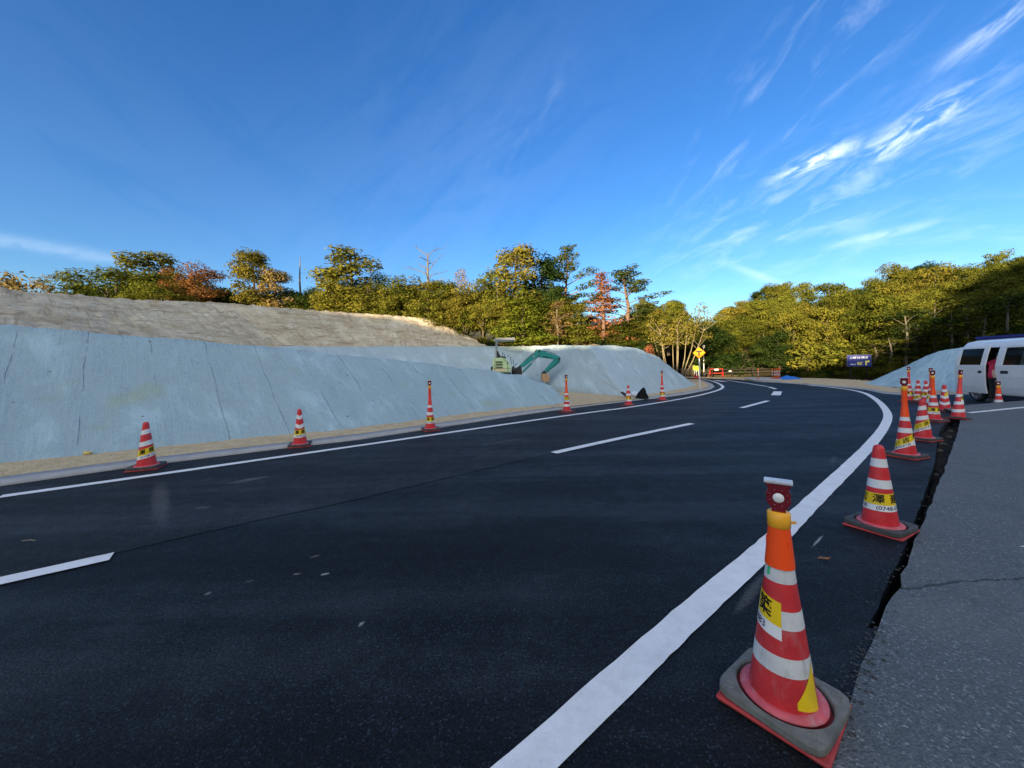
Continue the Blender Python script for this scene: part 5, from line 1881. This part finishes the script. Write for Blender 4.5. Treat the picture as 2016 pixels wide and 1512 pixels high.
def var_tree(kind, seed):
    """one tree about H tall standing at the origin: returns trunk MB, clump list, leaf settings, nominal width, nominal height"""
    rng = random.Random(seed)
    tm = MB()
    cl = []
    if kind in ('broad', 'loose'):
        H, W = 7.0, 5.2
        Rz, RR = 2.7, W / 2
        c0 = Vector((0, 0, H - Rz))
        n = 34 if kind == 'broad' else 26
        for i in range(n):
            u, v = rng.uniform(-.75, 1), rng.uniform(0, 2 * math.pi)
            q = math.sqrt(max(0, 1 - u * u))
            k = rng.uniform(.62, .88)
            r_ = rng.uniform(.55, .95) * (1 if kind == 'broad' else .8)
            cl.append((RR * k * q * math.cos(v), RR * k * q * math.sin(v), c0.z + Rz * k * u, r_ * 1.1, r_ * 1.1, r_ * .62))
        if kind == 'broad':
            cl.append((0, 0, c0.z, RR * .6, RR * .6, Rz * .6))
        tm.tube([(0, 0, -.6), (.05, 0, 1), (.1, .05, 2.4), (.05, .05, c0.z + .6)], [.2, .17, .13, .06], 8)
        for c in rng.sample(cl[:n], 9):
            limb(tm, (.06, .03, rng.uniform(1.4, 3.4)), c[:3], .07, .015, rng)
        st = (560 if kind == 'broad' else 400, .082)
    elif kind == 'dome':
        H, W = 5.0, 5.0
        for i in range(48):
            u, v = rng.uniform(-.85, 1), rng.uniform(0, 2 * math.pi)
            q = math.sqrt(max(0, 1 - u * u))
            k = rng.uniform(.68, .90)
            r_ = rng.uniform(.42, .75)
            cl.append((2.5 * k * q * math.cos(v), 2.5 * k * q * math.sin(v), 2.55 + 2.35 * k * u, r_ * 1.15, r_ * 1.15, r_ * .55))
        cl.append((0, 0, 2.5, 1.7, 1.7, 1.7))
        tm.tube([(0, 0, -.8), (.05, 0, .8), (.1, .05, 2.0), (.05, .05, 3.6)], [.17, .14, .10, .05], 7)
        for c in rng.sample(cl[:48], 8):
            limb(tm, (.06, .03, rng.uniform(.8, 2.2)), c[:3], .05, .012, rng)
        st = (640, .082)
    elif kind == 'tall':
        H, W = 9.0, 3.4
        for i in range(56):
            z = rng.uniform(2.0, 8.6)
            k = math.sin(min(1, (z - 1.2) / 7.8) * math.pi * .93) ** .7
            a = rng.uniform(0, 6.28)
            d = k * W / 2 * rng.uniform(.3, .9)
            r_ = rng.uniform(.45, .8)
            cl.append((d * math.cos(a), d * math.sin(a), z, r_, r_, r_ * .8))
        tm.tube([(0, 0, -.6), (.06, 0, 2), (-.04, .05, 5), (0, 0, 8.4)], [.17, .14, .09, .02], 8)
        for c in rng.sample(cl, 12):
            limb(tm, (0, 0, max(1.2, c[2] - 1.2)), c[:3], .05, .012, rng)
        st = (380, .10)
    elif kind == 'sparse':
        H, W = 8.0, 3.0
        for i in range(44):
            z = rng.uniform(1.6, 7.8)
            k = .35 + .65 * math.sin(min(1, (z - .6) / 7.6) * math.pi)
            a = rng.uniform(0, 6.28)
            d = k * W / 2 * rng.uniform(.2, 1.0)
            r_ = rng.uniform(.25, .5)
            cl.append((d * math.cos(a), d * math.sin(a), z, r_ * 1.2, r_ * 1.2, r_ * .8))
        tm.tube([(0, 0, -.6), (.05, 0, 2), (-.05, .03, 4.6), (.02, 0, 7.5)], [.11, .09, .06, .012], 7)
        for c in cl[::2]:
            limb(tm, (0, 0, max(.8, c[2] - rng.uniform(.6, 1.6))), c[:3], .03, .008, rng, n=4, sides=5)
        st = (330, .08)
    elif kind == 'shrub':
        H, W = 2.6, 3.0
        for i in range(20):
            a, d = rng.uniform(0, 6.28), rng.uniform(0, 1.15)
            z = rng.uniform(.25, 2.1) * (1 - .25 * d)
            r_ = rng.uniform(.35, .6)
            cl.append((d * math.cos(a), d * math.sin(a), z, r_, r_, r_ * .8))
        for i in range(7):
            c = rng.choice(cl)
            limb(tm, (rng.uniform(-.2, .2), rng.uniform(-.2, .2), -.3), c[:3], .03, .008, rng, n=4, sides=5)
        st = (330, .09)
    elif kind == 'conifer':
        H, W = 6.5, 4.0
        for lv in range(9):
            z = .7 + lv * .66
            rad = (1 - lv / 9.4) * W / 2
            m = max(3, int(8 - lv * .6))
            for k in range(m):
                a = 2 * math.pi * (k + rng.random() * .6) / m
                d = rad * rng.uniform(.55, .85)
                r_ = .34 + rad * .22
                cl.append((d * math.cos(a), d * math.sin(a), z + rng.uniform(-.2, .2) + .1 * d, r_ * 1.15, r_ * 1.15, r_ * .55))
        cl.append((0, 0, 6.2, .3, .3, .5))
        tm.tube([(0, 0, -.5), (0, 0, 3), (0, 0, 6.2)], [.15, .09, .02], 8)
        for c in cl[::3]:
            limb(tm, (0, 0, max(.5, c[2] - .3)), c[:3], .035, .01, rng, n=4, sides=5)
        st = (420, .095)
    elif kind == 'pine':
        H, W = 8.5, 5.0
        pts = [(0, 0, -.6), (.15, 0, 2), (-.1, .1, 4.5), (.2, 0, 6.5), (.35, 0, 8.0)]
        tm.tube(pts, [.2, .16, .12, .07, .03], 8)
        for i in range(17):
            z = 3.4 + i * .30
            a = i * 2.4 + rng.random()
            L = (2.5 if z < 6 else 1.5 - (z - 6) * .45) * rng.uniform(.6, 1.1)
            L = max(.5, L)
            e = (L * math.cos(a) + .2, L * math.sin(a), z + rng.uniform(.2, .7))
            limb(tm, (.1, 0, z - .4), e, .05, .015, rng, .1)
            for q in range(3):
                t = .5 + .25 * q
                r_ = rng.uniform(.35, .6)
                cl.append((.1 + (e[0] - .1) * t, e[1] * t, z - .2 + (e[2] - z + .3) * t, r_ * 1.25, r_ * 1.25, r_ * .38))
        cl.append((.35, 0, 8.1, .5, .5, .4))
        st = (420, .095)
    elif kind == 'dead_conifer':
        H, W = 8.0, 3.4
        tm.tube([(0, 0, -.6), (.08, 0, 3), (-.03, 0, 6), (0, 0, 8)], [.15, .11, .06, .012], 8)
        for i in range(46):
            z = .9 + i * .148
            a = i * 2.4 + rng.random()
            L = max(.25, (1 - (z - .6) / 7.8) * W * .62) * rng.uniform(.55, 1.05)
            e = (L * math.cos(a), L * math.sin(a), z - .12 + rng.uniform(-.1, .25))
            limb(tm, (0, 0, z), e, .022, .006, rng, .05, 4, 5)
            for q in range(2):
                t = .45 + .4 * q
                r_ = rng.uniform(.26, .46)
                cl.append((e[0] * t, e[1] * t, z + (e[2] - z) * t - .08, r_, r_, r_ * .6))
        st = (300, .08)
    elif kind == 'multistem':
        H, W = 6.5, 6.0
        for i in range(9):
            a = 2 * math.pi * i / 9 + rng.uniform(-.2, .2)
            sp = rng.uniform(.6, 2.4)
            top = Vector((sp * math.cos(a), sp * math.sin(a), rng.uniform(4.0, 6.2)))
            base = Vector((.25 * math.cos(a), .25 * math.sin(a), -.5))
            mid = base.lerp(top, .45) + Vector((.2 * math.cos(a), .2 * math.sin(a), .1))
            tm.tube([base, mid, top], [.055, .036, .010], 6)
            for k in range(9):
                t = rng.uniform(.25, 1)
                p = mid.lerp(top, t)
                e = p + Vector((rng.uniform(-.9, .9), rng.uniform(-.9, .9), rng.uniform(.3, 1.1)))
                limb(tm, p, e, .020, .005, rng, .1, 4, 5)
                r_ = rng.uniform(.3, .55)
                cl.append((*e, r_, r_, r_ * .8))
        st = (260, .08)
    elif kind == 'slender':
        H, W = 9.0, 3.4
        pts = [(0, 0, -.6), (.1, 0, 2.5), (-.1, .05, 5.5), (.1, 0, 8.6)]
        tm.tube(pts, [.12, .10, .07, .015], 7)
        for i in range(26):
            z = rng.uniform(3.2, 8.8)
            a = rng.uniform(0, 6.28)
            d = rng.uniform(.3, 1.6) * (1 - abs(z - 6.4) / 4.2)
            r_ = rng.uniform(.35, .65)
            c = (d * math.cos(a), d * math.sin(a), z, r_ * 1.2, r_ * 1.2, r_ * .7)
            cl.append(c)
            if i % 2 == 0:
                limb(tm, (0, 0, z - rng.uniform(.6, 1.4)), c[:3], .03, .008, rng, .1, 4, 5)
        st = (230, .10)
    elif kind == 'bare':
        H, W = 8.0, 4.2
        tm.tube([(0, 0, -.6), (.04, 0, 3), (0, 0, 6), (.02, 0, 7.6)], [.16, .13, .085, .03], 8)
        for i in range(14):
            z = 4.6 + i * .22
            a = i * 2.6 + rng.random() * .8
            L = rng.uniform(1.0, 2.2) * (1 - max(0, z - 6.2) * .25)
            e = Vector((L * math.cos(a), L * math.sin(a) * .7, z + rng.uniform(-.1, .9)))
            p = limb(tm, (0, 0, z - .1), e, .045, .010, rng, .16, 5, 5)
            for k in range(3):
                b = p[2 + k % 3]
                limb(tm, b, b + Vector((rng.uniform(-.5, .5), rng.uniform(-.5, .5), rng.uniform(.1, .5))), .016, .005, rng, .1, 3, 4)
        st = (0, .1)
    elif kind == 'pole':
        H, W = 7.0, .6
        tm.tube([(0, 0, -.6), (.05, 0, 3), (-.05, 0, 5), (.03, 0, 7)], [.12, .10, .07, .02], 7)
        for z in (4.2, 5.0, 5.6, 6.2):
            limb(tm, (0, 0, z), (rng.uniform(-.35, .35), rng.uniform(-.2, .2), z + .12), .02, .006, rng, .1, 3, 4)
        st = (0, .1)
    return tm, cl, st, W, H


VAR = {}


def variant(kind, seed, bark):
    key = (kind, seed, bark.name)
    if key not in VAR:
        tm, cl, st, W, H = var_tree(kind, seed)
        t = tm.build('trunk', bark, fixn=False)
        tme = t.data
        bpy.data.objects.remove(t)
        cme = None
        if cl:
            cme = leaf_mesh('crown', cl, st[0], st[1], seed + 17, flat=0)
            cme.materials.append(ML['olive'])
        VAR[key] = (tme, cme, W, H)
    return VAR[key]


def put_tree(name, kind, seed, loc, h, w, leaf, label, group, bark=None, rz=None, lean=(0, 0)):
    bark = bark or M_bark
    tme, cme, W, H = variant(kind, seed, bark)
    root = empty(name, loc, random.uniform(0, 6.28) if rz is None else rz)
    root.rotation_euler[0], root.rotation_euler[1] = lean
    sxy = w / W
    root.scale = (sxy, sxy, h / H)
    tag(root, label, 'shrub' if name == 'shrub' else 'tree', group)
    t = bpy.data.objects.new('trunk', tme)
    COL.objects.link(t)
    t.parent = root
    if cme:
        c = bpy.data.objects.new('crown', cme)
        COL.objects.link(c)
        c.parent = root
        c.material_slots[0].link = 'OBJECT'
        c.material_slots[0].material = ML[leaf]
    return root


def tree_px(name, kind, seed, px, ptop, wpx, t, zb, leaf, label, group='trees behind the cut bank', bark=None, rz=None, lean=(0, 0)):
    top = P(px, ptop, t)
    w = wpx / FPX * t * (1.22 if kind in ('broad', 'loose', 'tall', 'sparse', 'conifer', 'dead_conifer') else 1.0)
    return put_tree(name, kind, seed, (top.x, t, zb), top.z - zb, w, leaf, label, group, bark, rz, lean)


# --- trees above the cut bank, left to right (px, top, width, distance)
LT = [
    ('shrub', 'shrub', 1, 22, 508, 130, 25, 4.6, 'straw', 'brownish bush at the far left end of the bank top'),
    ('shrub', 'shrub', 2, -40, 505, 130, 25, 4.6, 'olive', 'olive bush at the left edge beside a brownish bush'),
    ('sapling', 'sparse', 1, 94, 541, 42, 30, 4.5, 'straw', 'thin pale sapling left of another above the bank'),
    ('sapling', 'sparse', 2, 131, 537, 46, 30, 4.5, 'olive', 'thin pale sapling between a sapling and the dark leafy tree'),
    ('broadleaf_tree', 'broad', 1, 232, 513, 145, 30, 4.5, 'green', 'wide dark green tree, leftmost big tree above the bank'),
    ('broadleaf_tree', 'tall', 2, 292, 494, 84, 33, 4.5, 'olive', 'loose topped tree rising behind the wide dark green tree'),
    ('broadleaf_tree', 'broad', 3, 318, 556, 105, 29, 4.5, 'olive', 'low olive tree in front, left of the rust brown tree'),
    ('rust_tree', 'broad', 4, 388, 517, 92, 31, 4.4, 'rust', 'rust brown tree above the bank'),
    ('broadleaf_tree', 'broad', 5, 350, 530, 70, 32.5, 4.4, 'olive', 'olive tree tucked behind the rust brown tree'),
    ('broadleaf_tree', 'broad', 6, 432, 566, 60, 32, 4.4, 'dark', 'low dark green tree just right of the rust tree'),
    ('slim_tree', 'tall', 3, 497, 485, 62, 31, 4.4, 'gold', 'tall airy tree with sky between its leaves above the bank'),
    ('slim_tree', 'tall', 4, 541, 528, 54, 31.5, 4.4, 'straw', 'shorter airy brownish tree right of the tall airy one'),
    ('broadleaf_tree', 'broad', 1, 470, 570, 70, 34, 4.4, 'dark', 'dark tree low between the rust tree and the airy tree'),
    ('bare_snag', 'pole', 1, 590, 505, 14, 35, 4.0, 'olive', 'bare dead trunk without branches, right of the airy trees'),
    ('broadleaf_tree', 'broad', 2, 565, 566, 70, 33, 4.2, 'green', 'low green tree at the foot of the bare dead trunk'),
    ('broadleaf_tree', 'broad', 3, 618, 562, 66, 33, 4.2, 'dark', 'low dark tree left of the golden broad tree'),
    ('broadleaf_tree', 'tall', 5, 690, 492, 104, 31, 4.2, 'gold', 'large golden olive tree in the middle of the bank top'),
    ('broadleaf_tree', 'broad', 7, 668, 545, 90, 30, 4.2, 'gold', 'round golden tree below the large golden olive tree'),
    ('broadleaf_tree', 'broad', 5, 742, 536, 80, 32.5, 4.0, 'green', 'dark green tree right of the large golden tree'),
    ('slim_tree', 'sparse', 5, 728, 560, 60, 30, 4.0, 'olive', 'slim olive tree close in front of the dark green tree'),
    ('broadleaf_tree', 'tall', 1, 797, 541, 62, 31, 3.8, 'olive', 'upright olive tree left of the bare dead tree'),
    ('dead_tree', 'bare', 1, 841, 488, 96, 33, 3.4, 'olive', 'leafless dead tree with spreading branches against the sky'),
    ('broadleaf_tree', 'tall', 2, 836, 556, 60, 31, 3.6, 'gold', 'golden tree directly below the leafless dead tree'),
    ('broadleaf_tree', 'tall', 3, 873, 548, 58, 31, 3.4, 'olive', 'olive tree just right of the leafless dead tree'),
    ('slim_tree', 'sparse', 6, 899, 531, 48, 32, 3.2, 'straw', 'thin straw coloured treetop right of the dead tree'),
    ('broadleaf_tree', 'broad', 4, 912, 556, 78, 30.5, 3.2, 'gold', 'golden bushy tree above the end of the cut bank'),
    ('broadleaf_tree', 'broad', 6, 948, 552, 70, 32, 3.0, 'olive', 'olive tree left of the tallest tree'),
    ('broadleaf_tree', 'tall', 4, 1014, 479, 78, 31, 2.9, 'gold', 'tallest golden tree, round topped, near the middle'),
    ('broadleaf_tree', 'tall', 5, 978, 528, 70, 30.5, 2.9, 'olive', 'shoulder high olive tree leaning on the tallest tree'),
    ('broadleaf_tree', 'tall', 6, 1065, 506, 84, 32.5, 2.9, 'dark', 'very dark green tree right of the tallest golden tree'),
    ('broadleaf_tree', 'broad', 3, 1072, 560, 80, 31, 2.9, 'dark', 'dark lower tree below the very dark green tree'),
    ('pine_tree', 'pine', 1, 1112, 490, 100, 33.5, 2.8, 'pine', 'pine with open branches left of the orange dead conifer'),
    ('young_pine', 'conifer', 1, 1028, 566, 108, 28.3, 2.8, 'bright', 'bright green young conifer in front of the tallest tree'),
    ('young_pine', 'conifer', 2, 1062, 596, 60, 28.8, 2.8, 'bright', 'smaller bright conifer beside the bright green young conifer'),
    ('withered_tree', 'sparse', 7, 1096, 590, 52, 27.5, 2.8, 'straw', 'withered straw leaved little tree right of the bright conifer'),
    ('young_pine', 'conifer', 3, 1136, 604, 70, 28.5, 2.8, 'olive', 'olive young pine left of the orange dead conifer'),
    ('dead_conifer', 'dead_conifer', 1, 1184, 528, 84, 28.5, 2.7, 'orange', 'dead conifer with orange brown needles'),
    ('pine_tree', 'pine', 2, 1232, 533, 150, 30, 2.6, 'pine', 'spreading pine to the right of the orange dead conifer'),
    ('broadleaf_tree', 'broad', 7, 1258, 606, 76, 31.5, 2.5, 'green', 'green tree below the spreading pine'),
    ('young_pine', 'conifer', 1, 1222, 622, 60, 28.5, 2.6, 'green', 'small green conifer at the foot of the spreading pine'),
    ('broadleaf_tree', 'broad', 2, 1288, 640, 70, 30, 1.8, 'dark', 'dark tree between the spreading pine and the pale stemmed tree'),
    ('many_stemmed_tree', 'multistem', 1, 1326, 590, 150, 26.5, 0.1, 'gold', 'many stemmed pale barked tree left of the yellow sign'),
    ('shrub', 'shrub', 3, 1277, 672, 44, 24.5, 1.2, 'orange', 'orange brown shrub on the end of the covered mound'),
    ('broadleaf_tree', 'tall', 1, 1362, 628, 66, 38, 0.0, 'dark', 'dark tree right behind the yellow diamond sign'),
]
BK = {'sparse': M_bgrey, 'multistem': M_bpale, 'bare': M_bgrey, 'pole': M_bgrey, 'pine': M_bred, 'dead_conifer': M_bred}
for nm, kd, sd_, px, pt, w, t, zb, lf_, lab in LT:
    tree_px(nm, kd, sd_, px, pt, w, t, zb, lf_, lab, bark=BK.get(kd), rz=0.0 if kd in ('bare',) else None)
# undergrowth at the feet of those trees
for i, px in enumerate(range(905, 1300, 17)):
    t = 27.6 + 1.6 * random.random() + (1.2 if px < 960 else 0)
    zb = 2.75 if px < 1180 else 2.1
    lf_ = random.choice(['straw', 'olive', 'gold', 'dark', 'straw'])
    tree_px('shrub', 'shrub', 1 + i % 4, px + random.uniform(-5, 5), random.uniform(640, 672), random.uniform(38, 58), t, zb, lf_,
            {'straw': 'straw coloured', 'olive': 'olive', 'gold': 'golden', 'dark': 'dark green'}[lf_] + ' bush at the foot of the trees behind the mound', 'bushes at the foot of the trees')
for i, px in enumerate(range(150, 930, 24)):
    if 445 < px < 470:
        continue
    t = 28.5 + 2 * random.random()
    lf_ = random.choice(['gold', 'olive', 'green', 'dark', 'olive'])
    yb = 590 + (px - 150) * .035
    tree_px('shrub', 'shrub', 1 + i % 4, px + random.uniform(-6, 6), yb + random.uniform(-14, 6), random.uniform(44, 66), t, 4.3, lf_,
            {'olive': 'olive', 'gold': 'golden', 'green': 'green', 'dark': 'dark green'}[lf_] + ' bush along the top of the cut bank', 'bushes along the bank top')
for i, px in enumerate(range(660, 1330, 26)):
    lf_ = random.choice(['olive', 'gold', 'green', 'olive', 'gold'])
    kd = random.choice(['broad', 'tall', 'broad'])
    tp_ = 585 if px < 1150 else 640
    tree_px('broadleaf_tree', kd, 1 + i % 6, px + random.uniform(-8, 8), tp_ + random.uniform(-20, 25), random.uniform(58, 76), 29.5 + 1.2 * random.random(), 3.0 if px < 1180 else 2.2, lf_,
            {'olive': 'olive', 'gold': 'golden', 'green': 'green'}[lf_] + ' lower tree filling the front of the wood above the mound', 'lower trees in the front of the wood')
# deeper rows close the gaps under the crowns
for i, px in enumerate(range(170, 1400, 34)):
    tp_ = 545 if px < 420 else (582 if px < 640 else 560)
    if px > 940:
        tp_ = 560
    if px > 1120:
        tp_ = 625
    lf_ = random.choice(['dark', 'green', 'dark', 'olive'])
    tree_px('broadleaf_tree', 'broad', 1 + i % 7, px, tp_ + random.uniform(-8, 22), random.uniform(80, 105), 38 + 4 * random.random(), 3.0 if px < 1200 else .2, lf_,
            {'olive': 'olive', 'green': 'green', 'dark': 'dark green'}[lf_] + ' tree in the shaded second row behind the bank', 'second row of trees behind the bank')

# --- wooded hill on the right
COLN = {'olive': 'olive green', 'gold': 'golden green', 'green': 'leaf green', 'dark': 'dark green', 'bright': 'bright green', 'rust': 'rusty', 'orange': 'orange', 'straw': 'straw coloured'}
cnt = 0
rngh = random.Random(21)
for (ax, ay), (bx, by) in zip(HF[:-1], HF[1:]):
    L = math.hypot(bx - ax, by - ay)
    nx_, ny_ = -(by - ay) / L, (bx - ax) / L
    for row in range(9):
        d = 0.6 + row * 2.7
        step = 2.35 + row * .17
        m = max(1, int(L / step))
        for k in range(m):
            s = (k + .5 * (row % 2) + rngh.uniform(-.25, .25)) / m
            x, y = ax + (bx - ax) * s + nx_ * d, ay + (by - ay) * s + ny_ * d
            x += rngh.uniform(-.5, .5)
            y += rngh.uniform(-.5, .5)
            if y < 8 or x / max(y, 1) > 1.75 or x / y < .30:
                continue
            z = hill_z(x, y)
            v = Vector((x, y, z + 5 - EYE))
            px = CX + FPX * v.dot(cR) / v.dot(cF)
            if px > 2110 or px < 1225:
                continue
            shade = px > 1790
            h = rngh.uniform(4.3, 5.6)
            w = rngh.uniform(3.6, 4.9)
            if row == 0:
                h = rngh.uniform(2.6, 4.0)
                w = rngh.uniform(4.4, 5.6)
            lf_ = rngh.choices(['olive', 'gold', 'green', 'dark', 'rust', 'bright'], [52, 26, 16, 3, 1.0, 1.5])[0]
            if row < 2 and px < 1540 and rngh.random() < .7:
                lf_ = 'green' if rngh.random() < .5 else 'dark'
            kind, nm, bk_ = 'dome', 'broadleaf_tree', M_bark
            sd2 = rngh.randint(1, 8)
            h *= 0.84 if px > 1850 else (1.08 if 1520 < px < 1760 else 1.0)
            if row > 0 and rngh.random() < .3:
                h *= rngh.uniform(.75, 1.2)
            if row == 0 and rngh.random() < .6:
                kind, nm, sd2 = 'shrub', 'shrub', rngh.randint(1, 4)
            elif shade and 0 < row < 3 and rngh.random() < .45:
                kind, nm, bk_, sd2 = 'slender', 'slender_tree', M_bgrey, rngh.randint(1, 4)
                h, w = rngh.uniform(6, 8), rngh.uniform(3.0, 4.0)
            where = ['at the foot of the hill', 'in the second row up the hill', 'in the third row up the hill', 'on the lower slope of the hill', 'midway up the hill', 'on the upper slope of the hill', 'near the hill crest', 'on the hill crest', 'on the hill crest'][row]
            side = 'behind the dark fence' if px < 1480 else ('left of the blue board' if px < 1650 else ('above the blue board' if px < 1760 else ('above the teal mound' if px < 1900 else 'above the white van')))
            put_tree(nm, kind, sd2, (x, y, z), h, w, lf_, '%s %s %s, %s' % (COLN[lf_], {'slender': 'thin trunked tree', 'shrub': 'bush'}.get(kind, 'round tree'), where, side), 'trees on the wooded hill', bk_)
            cnt += 1
print('hill trees', cnt)
# dead snags and the bush fringe on the hill's edge
tree_px('bare_snag', 'pole', 2, 1690, 636, 12, 41, 2.0, 'olive', 'white dead snag standing among the golden trees above the board', 'dead snags on the hill', M_bpale)
tree_px('bare_snag', 'pole', 3, 1622, 672, 12, 40.5, 1.5, 'olive', 'short leaning pale snag left of the blue board', 'dead snags on the hill', M_bpale, lean=(0, R(-10)))
for i in range(26):
    px = 1545 + i * 15 + rngh.uniform(-6, 6)
    t = 30 - (px - 1545) * .022 + rngh.uniform(-.6, .6)
    if px > 1720:
        t = 25.5 - (px - 1720) * .02
    lf_ = rngh.choice(['olive', 'olive', 'dark', 'green'])
    tree_px('shrub', 'shrub', 1 + i % 4, px, 724 + rngh.uniform(-6, 8) - (12 if px > 1720 else 0), rngh.uniform(30, 52), t, 0, lf_, COLN[lf_] + ' low bush on the verge ' + ('behind the blue board' if px < 1720 else 'behind the teal mound'), 'low bushes along the verge')
# taller bare-stemmed trees in the shade behind the teal mound
for i, (px, pt, t) in enumerate(((1752, 660, 25), (1782, 610, 25), (1806, 622, 26), (1838, 590, 25), (1872, 610, 24), (1905, 585, 24), (1940, 600, 23), (1985, 575, 22), (2025, 560, 22), (1722, 668, 27))):
    lf_ = ['olive', 'dark', 'green'][i % 3]
    tree_px('slender_tree', 'slender', 1 + i % 4, px, pt, rngh.uniform(80, 110), t, 0, lf_, 'thin trunked %s tree in the shade, %s' % (COLN[lf_], ['just right of the blue board', 'second right of the blue board', 'above the middle of the teal mound', 'above the top of the teal mound', 'left of the van roof', 'over the rear of the van', 'over the van sliding door', 'over the van front door', 'at the right edge over the van', 'close behind the blue board'][i]), 'thin trees shading the mound', M_bgrey)
